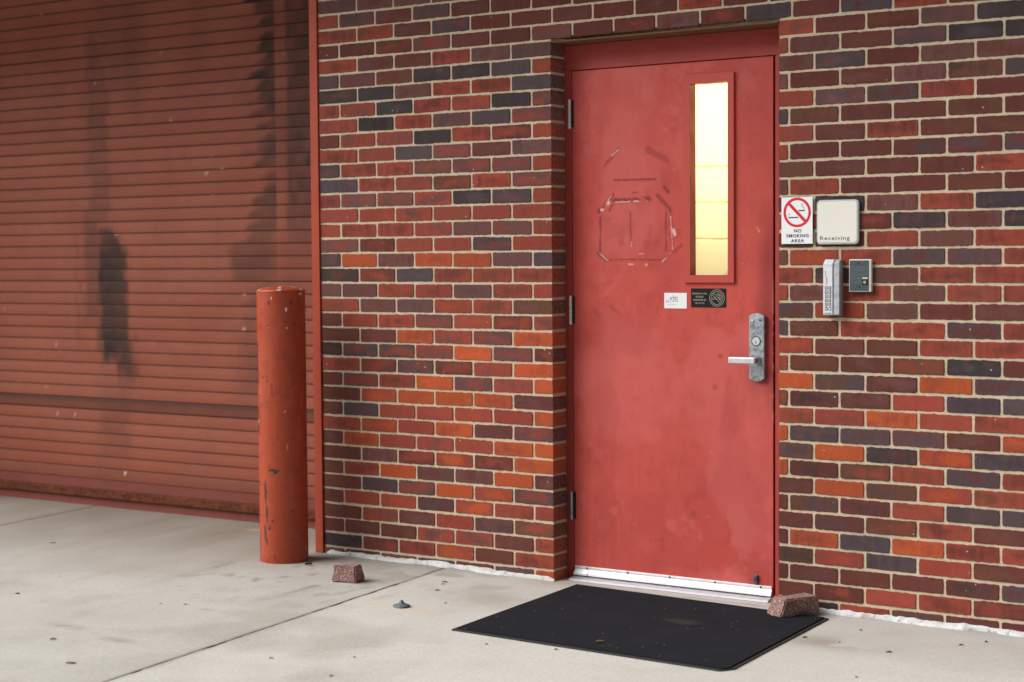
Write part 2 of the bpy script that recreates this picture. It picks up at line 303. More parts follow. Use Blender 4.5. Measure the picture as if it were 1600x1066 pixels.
# ------------------------------------------------------------------ ground
def gz(x): return -.035-.010*np.clip((np.asarray(x, float)+.6)/.7, 0, 1)
def J1(y): return -.545-.1175*y
def J2(y): return -3.263-.14*y
def slab(name, xl, xr, y0, y1, step, jl=True, jr=True, fine=True):
    ny = max(2, int((y1-y0)/step)+1); nx = max(2, int((xr((y0+y1)/2)-xl((y0+y1)/2))/step)+1)
    ys = np.linspace(y0, y1, ny); U = np.linspace(0, 1, nx)
    wob = lambda s: .0045*(fbm(ys*22, 0*ys, s, 4)-.5)*2+.008*np.clip(fbm(ys*9, 0*ys+3, s+5, 2)-.66, 0, 1)*4
    Lx = xl(ys)+(.0035+wob(1)*jl if jl else 0); Rx = xr(ys)-(.0035+wob(9)*jr if jr else 0)
    X = Lx[:, None]+(Rx-Lx)[:, None]*U[None]; Y = np.repeat(ys[:, None], nx, 1)
    Z = gz(X) + .0016*(fbm(X*3, Y*3, 3, 3)-.5)
    V = np.stack([X, Y, Z], -1).reshape(-1, 3); i = np.arange(ny*nx).reshape(ny, nx)
    F = np.stack([i[:-1, :-1], i[:-1, 1:], i[1:, 1:], i[1:, :-1]], -1).reshape(-1, 4).tolist()
    b = np.concatenate([i[0, :], i[1:, -1], i[-1, -2::-1], i[-2:0:-1, 0]]); n0 = len(V)
    V = np.concatenate([V, V[b]-[0, 0, .02]]); nb = len(b)
    for k in range(nb): F.append([b[k], n0+k, n0+(k+1) % nb, b[(k+1) % nb]])
    o = pyobj(name, V, F, M_CONC); tag(o, kind='structure')
    x, y = V[:, 0], V[:, 1]
    # grime with painted shade by the shutter, darker wall foot, tyre scuffs, joint dirt, rust and ochre spots
    n = fbm(x*2.2, y*2.2, 11, 5); n2 = fbm(x*7, y*7, 23, 4)
    drive = ss(.15, .45, .53-np.abs(y-.15)*.28-.06*0) * ss(-1.0, -1.5, x)
    brown = .34*ss(.54, .82, n+.16*np.exp(-np.abs(y)/.16)*(x > -1.25)+.20*drive)
    stk = fbm((x+.12*y)*6, y*.8+3, 31, 5); brown = np.maximum(brown, (.45+.55*stk)*ss(-1.5, .35, y)*ss(-.7, -1.6, x))     # wheel tracks, with shade near the shutter painted in
    brown = np.maximum(brown, .8*ss(.50, .70, stk)*ss(-1.0, -1.6, x)*ss(-1.5, -.1, y))
    brown = np.maximum(brown, .45*ss(.5, .66, n2)*np.exp(-((x+.45)/.55)**2-((y+.22)/.22)**2))
    brown = np.maximum(brown, .5*ss(.42, .62, n2)*np.exp(-((x-.25)/.5)**2-((y+.2)/.18)**2))
    brown = np.maximum(brown, .55*ss(.40, .60, n2)*np.exp(-((x-1.45)/.18)**2-((y+.48)/.09)**2))
    dark = np.zeros(len(x))
    for jf in (J1, J2): dark = np.maximum(dark, .5*ss(.035, .0, np.abs(x-jf(y))+.03*n2-.008))
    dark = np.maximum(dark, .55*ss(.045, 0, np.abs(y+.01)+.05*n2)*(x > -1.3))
    dk = np.hypot((x+1.281), (y+.244)); dark = np.maximum(dark, .35*ss(.165, .10, dk+.05*n2))  # darker ring around the bollard base
    rust = .75*np.exp(-((x+1.99)/.055)**2-((y-.34)/.035)**2)*ss(.3, .5, n2)
    rust = np.maximum(rust, .22*np.exp(-((x+.19)/.16)**2-((y+.80)/.05)**2))
    for cx, cy, a, bb in ((-1.02, -1.76, .09, .03), (-.69, -1.82, .08, .03), (-.84, -1.79, .035, .02), (-.80, -1.25, .03, .012)):
        brown = np.maximum(brown, .5*np.exp(-((x-cx)/a)**2-((y-cy)/bb)**2)*ss(.3, .55, n2))
    # the flank of scratches and specks behind the left stone
    sc = ss(.62, .72, fbm(x*16, y*9, 41, 3))*np.exp(-((x+.95)/.55)**2-((y+.62)/.35)**2); dark = np.maximum(dark, .5*sc)
    worn = .10+.25*ss(.48, .64, fbm(x*2.5+7, y*2.5, 67, 5))+(x < J1(y))*(.42+.9*(fbm(x*1.3, y*1.3, 61, 5)-.4)); attr(o, 'worn', np.clip(worn, 0, 1))
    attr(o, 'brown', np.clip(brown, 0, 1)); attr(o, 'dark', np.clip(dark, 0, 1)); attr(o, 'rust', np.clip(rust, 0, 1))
    return o
YF = -2.9
slab('pavement', J2, J1, YF+.004, .62, .011)
slab('pavement', J1, lambda y: 2.75-.1*y, YF+.004, .16, .011)
slab('pavement', lambda y: -5.6-.14*y, J2, YF+.004, .62, .016)
slab('pavement', lambda y: 2.75-.1*y, lambda y: 6+0*y, YF+.004, .05, .05)
slab('pavement', lambda y: -12+0*y, lambda y: 12+0*y, -14, YF-.004, .12)
slab('pavement', lambda y: -12+0*y, lambda y: -5.6-.14*y, YF+.004, .05, .06)
tag(pyobj('ground', [(-300, -300, -.075), (300, -300, -.075), (300, 300, -.075), (-300, 300, -.075)], [(0, 1, 2, 3)], M_DIRT), kind='structure')
tag(pyobj('road', [(-60, -40, -.068), (60, -40, -.068), (60, -14.05, -.068), (-60, -14.05, -.068)], [(0, 1, 2, 3)], M_ASPH), kind='structure')

# ------------------------------------------------------------------ brick wall
C = .2032/3; P = .2087; XL0, DX0, DX1 = -1.252, .012, 1.050; ZD = 33*C; SX0, SX1, ZS = -5.0, -1.252, 43*C
PAL = dict(O=(.46, .084, .024), R=(.295, .054, .032), D=(.128, .033, .025), P=(.146, .058, .053), B=(.078, .054, .061), K=(.042, .031, .034), Q=(.27, .060, .034), N=(.140, .052, .029))
LEFT = """36:PB PD PB PD DD DD PD
35:OR PB DP PB DP DD DD
34:RD RN DP BR DD DD DP
33:DN DD DR PR DP DD PR
32:RD PD DN RD PD PB
31:BP PP ND KB KB BB OR
30:KN KK PD RD RD BB
29:RD RP KB RD RP KK PO
28:RP KK RD PB BP PR
27:DN RP RP KK RD DR RO
26:RD RP BB PR DP PB
25:BP RD RD PR PR PR RO
24:BB RD RP NO RD PR
23:RD PR PR RP KB BP RO
22:RO RO RP OR RR RR
21:RR RD RD RP PP PO RP
20:PR DR OO RO BO RR
19:BP OO PD OR OR PP BP
18:KN DR BB RD RN RD
17:PP PP RD RD PB RD RR
16:RN PN PB RO RN NP
15:DN RR RD PR RR DR RP
14:DN DD OR RP PR OR
13:KD BR BR RP OO PR DR
12:RN DR BR DR RP OR
11:DD PR RD OO PR RP OO
10:DD RO OO OO OR DP
9:DN BP RR RR RO RR OO
8:RD RO RR OR DP PR
7:DP OR RR RP RR OR OO
6:DD PD DR RO DR OR
5:DN RD OO PD PD OO DP
4:DN BD BR OO RO BR
3:DD RR RO DB RO RD RR
2:DN RB DP RR PK NR
1:DD DP DN RB RB DP RD
0:KB DR RD RO DN RD"""
RIGHT = """33:BK DD BD RD DR
32:RP DP DN PB KB KB
31:OP PD DN BP KB KB
30:PD BP DD PD PD DP
29:PR DD DP PD NK BB
28:RO PB BD RD DD DP
27:BB ND DD DD ND DD
26:RP DP RD DN DN DD
25:RR DD DD DB DB BD
24:NP DP DD DD RD DD
23:PD RD DD DD DN DD
22:DD KB PD RD KB KB
21:RR DR DR KP PD KP
20:DN DD RD PN RD RD
19:NP RO RD BD PB RD
18:RD KD PD RD RD RD
17:RR PD RD PN RN RD
16:BD RR PN DD DP DP
15:BD DN RD RD BD RD
14:RO DP DN RN RD RD
13:RN DN DP NR KB DD
12:OO BN DP OR BD BD
11:NR DK DP RR BB BB
10:RN RP OR RR RD RD
9:OR BP BD PB DP RO
8:PB OO KD RO BK BK
7:OR DK NR RN BD RD
6:DP OO NB RO RN RN
5:DD NB DK RN BB BB
4:DP DB NR RD DN DN
3:DD OR BB OR RD RD
2:NK RR BK RR DN DN
1:DD DP DN DP DK BD
0:DD DR RR RD DR DR"""
def parse(s): return {int(r.split(':')[0]): r.split(':')[1].split() for r in s.splitlines()}
LEFT, RIGHT = parse(LEFT), parse(RIGHT)
for D_ in (LEFT, RIGHT):
    for j_ in D_:
        if j_ > 19: D_[j_] = [c.replace('O', 'Q') for c in D_[j_]]  # upper oranges dulled: lens falloff and grime put into the colour
ALL = [c for d in (LEFT, RIGHT) for r in d.values() for c in r]
BV, BF, BA, BB_, BR_, BE = [], [], [], [], [], []
def brick(x0, x1, z0, z1, code, depth=.02):
    if x1-x0 < .012: return
    r = random.random()
    def colr(ch):
        c = np.array(PAL[ch])*random.uniform(.88, 1.14); return c*np.array([1, random.uniform(.94, 1.04), random.uniform(.94, 1.08)])
    a, b = colr(code[0]), colr(code[1])
    b = b*.78+a*.22
    if code[0] == code[1]: b = a*random.uniform(.8, 1.2)
    nx = max(2, int((x1-x0)/.011)); nz = 5; cx, cz = (x0+x1)/2, (z0+z1)/2
    tilt = random.gauss(0, .0008); dz = random.gauss(0, .0008); dy = abs(random.gauss(0, .0011)); pr = []
    for i in range(nx): pr.append((x0+(x1-x0)*i/nx, z0))
    for i in range(nz): pr.append((x1, z0+(z1-z0)*i/nz))
    for i in range(nx): pr.append((x1-(x1-x0)*i/nx, z1))
    for i in range(nz): pr.append((x0, z1-(z1-z0)*i/nz))
    n = len(pr); s = len(BV); amp = .0008
    out = []
    for (x, z) in pr:
        jx, jz = random.gauss(0, amp*.6), random.gauss(0, amp)
        corner = abs(abs(x-cx)-(x1-x0)/2) < 1e-6 and abs(abs(z-cz)-(z1-z0)/2) < 1e-6
        k = .9985 if corner else 1
        out.append((cx+(x-cx)*k+jx-(.0012*np.sign(x-cx) if corner else 0), z+jz+dz+(x-cx)/(x1-x0)*tilt*2-(.0012*np.sign(z-cz) if corner else 0)))
    for lay, (ins, y) in enumerate(((.007, dy), (.0018, dy), (0, dy+.0018), (0, depth))):
        for (x, z) in out:
            BV.append((x-np.sign(x-cx)*min(ins, abs(x-cx)), y, z-np.sign(z-cz)*min(ins, abs(z-cz))))
            BE.append((.5, .17, .0, .0)[lay])
    BV.append((cx, dy, cz)); BE.append(1.)
    for i in range(n):
        j = (i+1) % n
        BF.append((s+i, s+j, s+4*n))
        for k in range(3): BF.append((s+(k+1)*n+i, s+(k+1)*n+j, s+k*n+j, s+k*n+i))
    m = 4*n+1
    BA.extend([a]*m); BB_.extend([b]*m); BR_.extend([r]*m)
H = .0050
def row_cols(j, x0, x1):
    """joint centres of course j between x0 and x1"""
    off = 0 if j % 2 == 0 else .5
    return off
def fillrow(j, x0, x1, joints, codes, cornerR=False, cornerL=False):
    js = [x for x in joints if x0+.024 < x < x1-.024]; e = [x0-H]+js+[x1+H]
    for k in range(len(e)-1):
        jt = random.gauss(0, .0012)
        a, b = e[k]+H, e[k+1]-H
        c = codes[k] if codes and k < len(codes) else random.choice(ALL)
        d = .105 if (cornerR and k == len(e)-2) or (cornerL and k == 0) else .02
        brick(a, b, j*C+H*1.0, (j+1)*C-H*1.0, c, d)
for j in range(-1, 54):
    o = 0 if j % 2 == 0 else .5
    jl = sorted(DX0+.005-(k+o)*P for k in range(0, 45)); jr = [1.198+(k-o)*P for k in range(0, 20)]
    jo = [DX0+.005+(k+o)*.198 for k in range(0, 6)] if o == .5 else [DX0+.005+.099+(k-.5)*.198 for k in range(0, 6)]
    left_open = j*C < ZS; door_open = j < 33
    if door_open:
        fillrow(j, XL0, DX0, jl, LEFT.get(j), cornerR=True)
        fillrow(j, DX1, 4.4, jr, RIGHT.get(j), cornerL=True)
    else:
        jj = [x for x in jl if x < DX0+.02]+[x for x in jo if x > DX0+.02]+[x for x in jr if x > 1.09+.02]
        jj = sorted(jj); q = [jj[0]]
        for x in jj[1:]:
            if x-q[-1] > .08: q.append(x)
        codes = None
        if j in LEFT:
            codes = LEFT[j]+[random.choice(['DD', 'DP', 'DR', 'PD', 'DD', 'RD']) for _ in range(3 if j > 33 else 4)]+RIGHT.get(j, ['DP', 'BK', 'DD', 'DB', 'KB'])
        fillrow(j, XL0 if left_open else -8.0, 4.4, q, codes if left_open else None)
    if left_open: fillrow(j, -8.0, SX0, jl, None)
wall = empty('brick_wall', (0, 0, 0), 'red and purple brick wall with pale mortar around the red door', 'wall')
bk = pyobj('brickwork', BV, BF, M_BRICK, wall)
attr(bk, 'colA', BA); attr(bk, 'colB', BB_); attr(bk, 'rnd', BR_); attr(bk, 'edge', BE)
bm = bmesh.new(); MY = .0045; ZT = 54*C
for b in ((XL0, DX0-.004, ZD), (DX1+.004, 4.4, ZD)): box(bm, b[0], b[1], MY, .24, -.2, b[2])
box(bm, XL0, DX0-.004, MY, .24, ZD, ZS); box(bm, DX1+.004, 4.4, MY, .24, ZD, ZS); box(bm, DX0-.004, DX1+.004, MY, .24, ZD+.014, ZS); box(bm, -8, 4.4, MY, .24, ZS, ZT); box(bm, -8, SX0, MY, .24, -.2, ZS)
bmobj('mortar_bed', bm, M_MORTAR, wall)
bm = bmesh.new(); box(bm, DX0+.001, DX1-.001, -.005, .20, ZD-.0125, ZD-.0065); bmobj('lintel', bm, M_LINTEL, wall)
bm = bmesh.new(); box(bm, SX0, SX1, .0, .24, ZS-.012, ZS-.002); bmobj('lintel', bm, M_LINTEL, wall)
bm = bmesh.new(); box(bm, -8.02, 4.42, -.03, .27, ZT, ZT+.06, .006); bmobj('coping', bm, M_LINTEL, wall)
bm = bmesh.new(); box(bm, -8.0, 4.4, -.85, -.006, 3.12, 3.30, .008); bmobj('added_shade_slab', bm, M_CONC, wall)  # unseen overhang, added to shade the top of the wall
# white sealant bead along the wall foot
def bead(x0, x1, s):
    n = int((x1-x0)/.006); xs = np.linspace(x0, x1, n); V = []; F = []
    t = fbm(xs*14, 0*xs, s, 4); t2 = fbm(xs*9, 0*xs+5, s+3, 4); t3 = fbm(xs*40, 0*xs+9, s+7, 2); end = np.minimum(1, np.minimum(xs-x0, x1-xs)/.03)
    for i, x in enumerate(xs):
        g = float(gz(x)); top = (.006+.016*t[i]+.006*t3[i])*(.4+.6*end[i]); w = (.002+.022*float(ss(.3, .75, t2[i]))*end[i]+.004*t3[i])
        for yy, zz in ((.004, g+top), (-.004-.002*t3[i], g+top*.95), (-w*.55-.003, g+top*.62), (-w*.85-.003, g+top*.28+.002), (-w-.004, g-.003)):
            V.append((x, yy, zz))
    for i in range(n-1):
        for k in range(4): F.append((i*5+k, i*5+k+1, i*5+k+6, i*5+k+5))
    return pyobj('sealant_bead', V, F, M_CAULK, wall, smooth=True)
bead(XL0+.02, DX0+.004, 3); bead(DX1+.09, 4.4, 40)

# ------------------------------------------------------------------ roller shutter
sh = empty('roller_shutter', (-3.1, .53, 0), 'wide rust red roller shutter of horizontal slats with ragged dark blotches', 'shutter')
SY = .53; pit_ = .0648; zl = .113
prof = [(0., .006), (.0012, .0062), (.0019, .0012), (.010, .0002), (.030, -.0006), (.050, .0002), (.0595, .0008), (.0618, .0016), (.0636, .0058)]
xs = np.arange(SX0+.02, SX1-.055, .013); nsl = 43; V = []; sl = []; pz = []
for k in range(nsl):
    sh_ = random.gauss(0, .0008)
    for dz, dy in prof: V.append(np.stack([xs, np.full_like(xs, SY+dy+sh_), np.full_like(xs, zl+k*pit_+dz)], -1)); sl.append(np.full(len(xs), k)); pz.append(np.full(len(xs), dz))
V = np.concatenate(V); sl = np.concatenate(sl); pz = np.concatenate(pz); nx = len(xs); nr = nsl*len(prof)
i = np.arange(nr*nx).reshape(nr, nx); F = np.stack([i[:-1, :-1], i[:-1, 1:], i[1:, 1:], i[1:, :-1]], -1).reshape(-1, 4)
cur = pyobj('slat_curtain', V, F, M_SHUT, sh)
x, z = V[:, 0], V[:, 2]; kz = zl+sl*pit_
jit = (_h(sl, sl*0, 5)-.5); jx = x+.022*jit
tone = np.clip(.25+.9*(fbm(x*1.1, sl*.37, 3, 4)-.35)+.35*(_h(sl, sl*0, 77)-.5), 0, 1)
nn = fbm(x*9, z*9, 51, 5); ns = fbm(x*22, sl*1.7, 57, 3)
def sb(xc, zc, x0, x1, z0, z1, ex=.03, ez=.04): return ss(x0-ex, x0+ex, xc)*ss(x1+ex, x1-ex, xc)*ss(z0-ez, z0+ez, zc)*ss(z1+ez, z1-ez, zc)
jn = jx+.10*(ns-.5)
lean = (1.3-z)*.06
dome = .065*ss(1.32, 1.50, z); dark_blotch = .97*ss(-3.345+dome*.4, -3.255+dome*.4, jn-lean*.6)*ss(-3.045-dome, -3.115-dome, jn-lean*.9+.05*(nn-.5))*ss(1.54, 1.46, z+.05*(nn-.5))*ss(.72, .84, z+.12*(ns-.5))*(.72+.4*nn)  # dark blotches with ragged edges across the slats
dark_blotch = np.maximum(dark_blotch, .85*sb(jn-lean+.05*(nn-.5), z+.10*(nn-.5), -3.20, -3.055, .64, .95, .04, .08)*(.6+.55*nn))
dark_blotch = np.maximum(dark_blotch, .42*sb(jn, kz, -3.40, -3.28, .95, 1.55, .03, .08)); dark_blotch = np.maximum(dark_blotch, .28*sb(jn, kz, -3.47, -3.44, .85, 1.4, .015, .1))
dark_blotch = np.maximum(dark_blotch, .34*sb(jn, z, -3.36, -3.20, 1.55, 2.6, .03, .1)*(.5+nn)); dark_blotch = np.maximum(dark_blotch, .26*sb(jn, z, -3.30, -3.05, .2, .7, .05, .2)*(.4+nn))
saw = 1-((z-zl)/.0648) % 1
wl = -2.06-.085*saw*(.5+_h(sl, sl*0, 21))-.08*(_h(sl//2, sl*0, 25)-.5)-.03*(ns-.5)-.10*ss(1.75, 1.35, z)                            # ragged left margin, one tooth on each slat
rs = ss(wl-.025, wl+.07, jx+.09*(nn-.5)+.03*(ns-.5))*ss(-1.975, -1.99, x)*ss(.75, 1.15, z+.2*(nn-.5)); dark_blotch = np.maximum(dark_blotch, (.66+.25*ss(1.6, 2.5, z)-.25*ss(1.55, 1.35, z))*rs*(.25+1.25*nn))
dark_blotch = np.maximum(dark_blotch, .75*sb(x+.015*jit, z, -1.915, -1.70, 1.45, 3.2, .02, .35)*(.55+.7*ns))
dark_blotch = np.maximum(dark_blotch, .55*sb(jn, kz, -2.30, -2.02, 1.20, 1.36, .06, .05)); dark_blotch = np.maximum(dark_blotch, .35*sb(jn, z, -2.28, -2.05, .62, .95, .08, .12)*(.4+nn))
dark_blotch = np.maximum(dark_blotch, .30*ss(.55, .75, fbm(x*1.6, z*.8, 91, 4)))
chip = ss(.010, .004, np.hypot(x+3.111, z-.165)-.006*(nn-.3)); chip = np.maximum(chip, ss(.008, .003, np.hypot(x+2.589, z-.261)))
chip = np.maximum(chip, .4*ss(.90, .95, fbm(x*14, z*60, 61, 2)))
grime = .62*ss(.008, .0, np.minimum(pz, pit_-pz))+.45*(sl == 6)*ss(.02, .064, pz)+.5*(sl == 6); grime = np.maximum(grime, .30*(sl == 0))
for nm, a in (('tone', tone), ('dark_blotch', dark_blotch), ('grime', np.clip(grime, 0, 1)), ('chip', chip)): attr(cur, nm, np.clip(a, 0, 1))
bm = bmesh.new(); box(bm, SX0+.02, SX1-.05, SY-.006, SY+.03, .062, .1125); box(bm, SX0+.02, SX1-.05, SY-.002, SY+.03, -.040, .012)
bb = bmobj('bottom_bar', bm, m_paint('bar_paint', (.19, .044, .030), .6, .25), sh)
bm = bmesh.new(); box(bm, SX0+.02, SX1-.05, SY-.020, SY+.0, .014, .060, .004); bmobj('rusty_angle', bm, M_RUST, bb)
bm = bmesh.new(); box(bm, SX0, SX1-.046, SY+.04, SY+.30, 2.85, ZS-.014); bmobj('roll_housing', bm, M_LINTEL, sh)
def guide(x0, x1, xr, label):
    bm = bmesh.new(); box(bm, x0, x1, -.006, .004, -.034, ZS-.013, .0012); box(bm, xr, xr+.006, .0045, SY+.06, -.034, ZS-.013)
    o = bmobj('steel_jamb', bm, M_JAMB); tag(o, label, 'door jamb')
guide(-1.299, -1.2535, -1.2985, 'narrow orange red steel jamb between the roller shutter and the brick wall, beside the bollard')
guide(-4.998, -4.953, -4.960, 'orange red steel jamb at the far left edge of the roller shutter')

# ------------------------------------------------------------------ bollard
BX, BY, RB, ZB = -1.281, -.244, .1085, 1.188
bo = empty('bollard', (BX, BY, float(gz(BX))), 'orange red painted steel pipe bollard with chipped paint in front of the shutter corner', 'bollard')
na, nz = 160, 300; zz = np.linspace(float(gz(BX))-.002, ZB, nz); aa = np.linspace(0, 2*np.pi, na, endpoint=False)
A, Z = np.meshgrid(aa, zz); rr = RB+.0007*(fbm(A*3, Z*6, 2, 4)-.5)+.0006*np.cos(2*A)
V = np.stack([BX+rr*np.cos(A), BY+rr*np.sin(A), Z], -1).reshape(-1, 3); i = np.arange(na*nz).reshape(nz, na)
F = np.stack([i[:-1], np.roll(i, -1, 1)[:-1], np.roll(i, -1, 1)[1:], i[1:]], -1).reshape(-1, 4)
po = pyobj('post', V, F, M_POST, bo, smooth=True)
va = math.atan2(CP.y-BY, CP.x-BX); da = ((A-va+np.pi) % (2*np.pi)-np.pi).ravel(); z = Z.ravel(); arc = da*RB   # arc length from the facing line; left side is negative
nf = fbm(arc*60, z*60, 5, 4); chip = np.zeros(len(z)); wh = np.zeros(len(z))
def blob(a0, z0, ra, rz, k=.9): return ss(1.15, .75, np.hypot((arc-a0)/ra, (z-z0)/rz)+k*(nf-.5))
for q in ((-.048, .385, .018, .006), (-.034, .378, .011, .010), (-.024, .384, .012, .005), (-.07, .785, .005, .008), (-.075, .80, .003, .006), (.045, 1.135, .005, .012), (.062, 1.04, .005, .006), (-.055, 1.13, .003, .012), (-.06, 1.03, .006, .003), (-.083, .19, .008, .035), (-.09, .28, .007, .05), (-.095, .10, .007, .04), (-.07, .12, .006, .008), (-.085, .06, .004, .02), (.04, .2, .004, .006), (-.052, .155, .007, .006), (.05, .77, .003, .006)): q = (q[0], q[1], q[2]*1.05, q[3]*1.05); chip = np.maximum(chip, blob(*q))
edge = .9*ss(-.135, -.145, arc)*ss(-.175, -.16, arc); wh = np.maximum(wh, .55*ss(.80, .86, fbm(arc*20, z*40, 18, 3))*ss(.5, .6, fbm(arc*5, z*3, 19, 3))); chip = np.maximum(chip, edge*ss(.50, .60, fbm(arc*25, z*14, 8, 4)))
chip = np.maximum(chip, ss(.81, .86, fbm(arc*45, z*30, 15, 3))*.7)
for q in ((.022, 1.105, .004, .010), (.024, 1.022, .003, .003), (.018, .49, .0018, .025), (-.045, 1.155, .002, .006), (.012, .65, .002, .004), (-.15, .6, .004, .01)): wh = np.maximum(wh, blob(*q, .6))
attr(po, 'chip', np.clip(chip, 0, 1)); attr(po, 'white', np.clip(wh, 0, 1))
pr = [(RB+.0004, ZB-.006), (RB+.0006, ZB), (RB*.95, ZB+.004), (RB*.80, ZB+.0100), (RB*.55, ZB+.0155), (RB*.28, ZB+.0185), (.002, ZB+.0195)]
V = [(BX+r*math.cos(a), BY+r*math.sin(a), h) for r, h in pr for a in np.linspace(0, 2*np.pi, 64, endpoint=False)]
F = [(k*64+q, k*64+(q+1) % 64, (k+1)*64+(q+1) % 64, (k+1)*64+q) for k in range(len(pr)-1) for q in range(64)]
cp = pyobj('cap', V, F, M_POST, bo, smooth=True); V = np.array(V)
w = np.zeros(len(V))
for k in range(len(V)):
    if 1.6 < (k % 64) % 13 < 4 and V[k, 2] > ZB+.003 and (k//64) in (2, 4): w[k] = .9
attr(cp, 'white', w); attr(cp, 'chip', np.zeros(len(V)))

# ------------------------------------------------------------------ door frame, threshold, door
Y0 = .11
fr = empty('door_frame', (.53, Y0, -.045), 'dark red steel frame set into the brick opening around the red door', 'door frame')
ZF = -.043; LX0, LX1, LZ1 = .0475, .9760, 2.111
def jamb(nm, a, b): boxo(nm, a, M_FRAME, fr, .0015); boxo('stop', b, M_DARK, fr)
jamb('jamb', (DX0-.002, LX0-.0035, Y0, .30, ZF, LZ1+.004), (LX0-.003, LX0+.02, Y0+.05, .2, ZF, LZ1+.004))
jamb('jamb', (LX1+.0095, DX1+.002, Y0, .30, ZF, LZ1+.004), (LX1-.02, LX1+.009, Y0+.05, .2, ZF, LZ1+.004))
boxo('head', (DX0-.002, DX1+.002, Y0-.0005, .30, LZ1+.0045, ZD-.0140), M_FRAME, fr, .0015)
boxo('stop', (LX0, LX1, Y0+.05, .2, LZ1-.02, LZ1+.004), M_DARK, fr)
bm = bmesh.new()
a = [(.052, -.044), (.060, -.037), (.075, -.033), (.20, -.029), (.20, -.044)]
v0 = [bm.verts.new((LX0+.004, y, z)) for y, z in a]; v1 = [bm.verts.new((LX1+.002, y, z)) for y, z in a]
bm.faces.new(v0); bm.faces.new(v1[::-1])
for k in range(5): bm.faces.new((v0[k], v1[k], v1[(k+1) % 5], v0[(k+1) % 5]))
th = bmobj('threshold', bm, M_THR); tag(th, 'low grey aluminium threshold strip on the concrete under the red door', 'threshold')

door = empty('door', (LX0, Y0, -.03), 'red painted steel door with a tall narrow window, scuffs and peeled tape marks', 'door')
g = .0032; WX0, WX1, WZ0, WZ1 = .600, .794, 1.238, 2.040
xs = np.linspace(LX0, LX1, int((LX1-LX0)/g)); zs = np.linspace(-.026, LZ1, int((LZ1+.026)/g)); nx, nz = len(xs), len(zs)
X, Z = np.meshgrid(xs, zs); V = np.stack([X, np.full_like(X, Y0), Z], -1).reshape(-1, 3); i = np.arange(nx*nz).reshape(nz, nx)
F = np.stack([i[:-1, :-1], i[:-1, 1:], i[1:, 1:], i[1:, :-1]], -1); cxm = (X[:-1, :-1]+X[1:, 1:])/2; czm = (Z[:-1, :-1]+Z[1:, 1:])/2
keep = ~((cxm > WX0) & (cxm < WX1) & (czm > WZ0) & (czm < WZ1)); F = F[keep].tolist(); n0 = len(V)
b = np.concatenate([i[0, :], i[1:, -1], i[-1, -2::-1], i[-2:0:-1, 0]]); V = np.concatenate([V, V[b]+[0, .042, 0]]); nb = len(b)
for k in range(nb): F.append([b[k], n0+k, n0+(k+1) % nb, b[(k+1) % nb]])
leaf = pyobj('leaf', V, F, M_DOOR, door)
x, z = V[:, 0], V[:, 2]; n = fbm(x*7, z*7, 3, 5); nf = fbm(x*70, z*70, 9, 4); nm = fbm(x*24, z*24, 14, 4)
def dp(px, pz):                                              # tape marks were measured on a 1066-unit sketch of the upper door
    return (.0675+.000847*px+(px/1066)**2*.045, 1.862-.000741*pz)
dirt = np.zeros(len(x)); wht = np.zeros(len(x)); pale = np.zeros(len(x))
def seg(p, q, w, k=1., br=.0):
    d = segd(x+.004*(nm-.5), z+.004*(nm-.5), dp(*p), dp(*q)); w = w*.00055
    return k*ss(w*1.25, w*.6, d+w*1.3*(nf-.5))*(ss(br*.8-.08, br*.8+.08, nm) if br else ss(.15, .34, nm))
for p, q, w, k, br in (((130, 465), (210, 375), 16, .85, 0), ((190, 460), (205, 430), 12, .6, 0), ((215, 406), (410, 402), 19, .85, .38), ((455, 385), (520, 470), 18, .7, 0),
    ((137, 495), (135, 690), 10, .75, 0), ((125, 705), (180, 740), 18, .65, 0), ((185, 737), (470, 740), 7, .7, 0), ((470, 745), (575, 660), 15, .5, .4), ((495, 440), (495, 690), 8, .7, 0),
    ((525, 490), (535, 690), 7, .5, .35), ((305, 470), (308, 655), 7, .7, .45), ((215, 290), (440, 293), 9, .75, .42), ((165, 205), (240, 120), 14, .55, 0), ((400, 125), (500, 190), 26, .45, .5),
    ((490, 340), (505, 365), 17, .8, 0), ((318, 367), (352, 367), 8, .8, 0), ((255, 640), (270, 570), 22, .25, .4), ((410, 600), (420, 560), 22, .22, .4), ((390, 690), (385, 650), 24, .22, .4),
    ((195, 1000), (235, 1040), 18, .4, .4), ((110, 1040), (130, 1060), 20, .35, 0), ((215, 600), (190, 530), 60, .12, .5)):
    dirt = np.maximum(dirt, seg(p, q, w, k, br))
for p, q, w, k, br in (((148, 452), (182, 415), 15, .9, .42), ((205, 375), (180, 400), 5, .6, .45), ((220, 413), (400, 411), 5, .85, .50), ((130, 700), (182, 742), 5, .6, .42), ((475, 748), (520, 700), 5, .7, .45), ((520, 500), (530, 680), 4, .6, .55),
    ((535, 575), (542, 600), 12, .8, 0), ((260, 762), (395, 766), 7, .6, .5), ((205, 150), (240, 120), 6, .6, .45), ((350, 704), (400, 704), 5, .4, .5), ((308, 640), (308, 660), 4, .5, 0), ((950, 575), (958, 590), 6, .35, 0), ((1030, 440), (1050, 455), 6, .3, 0)):
    wht = np.maximum(wht, seg(p, q, w, k, br))
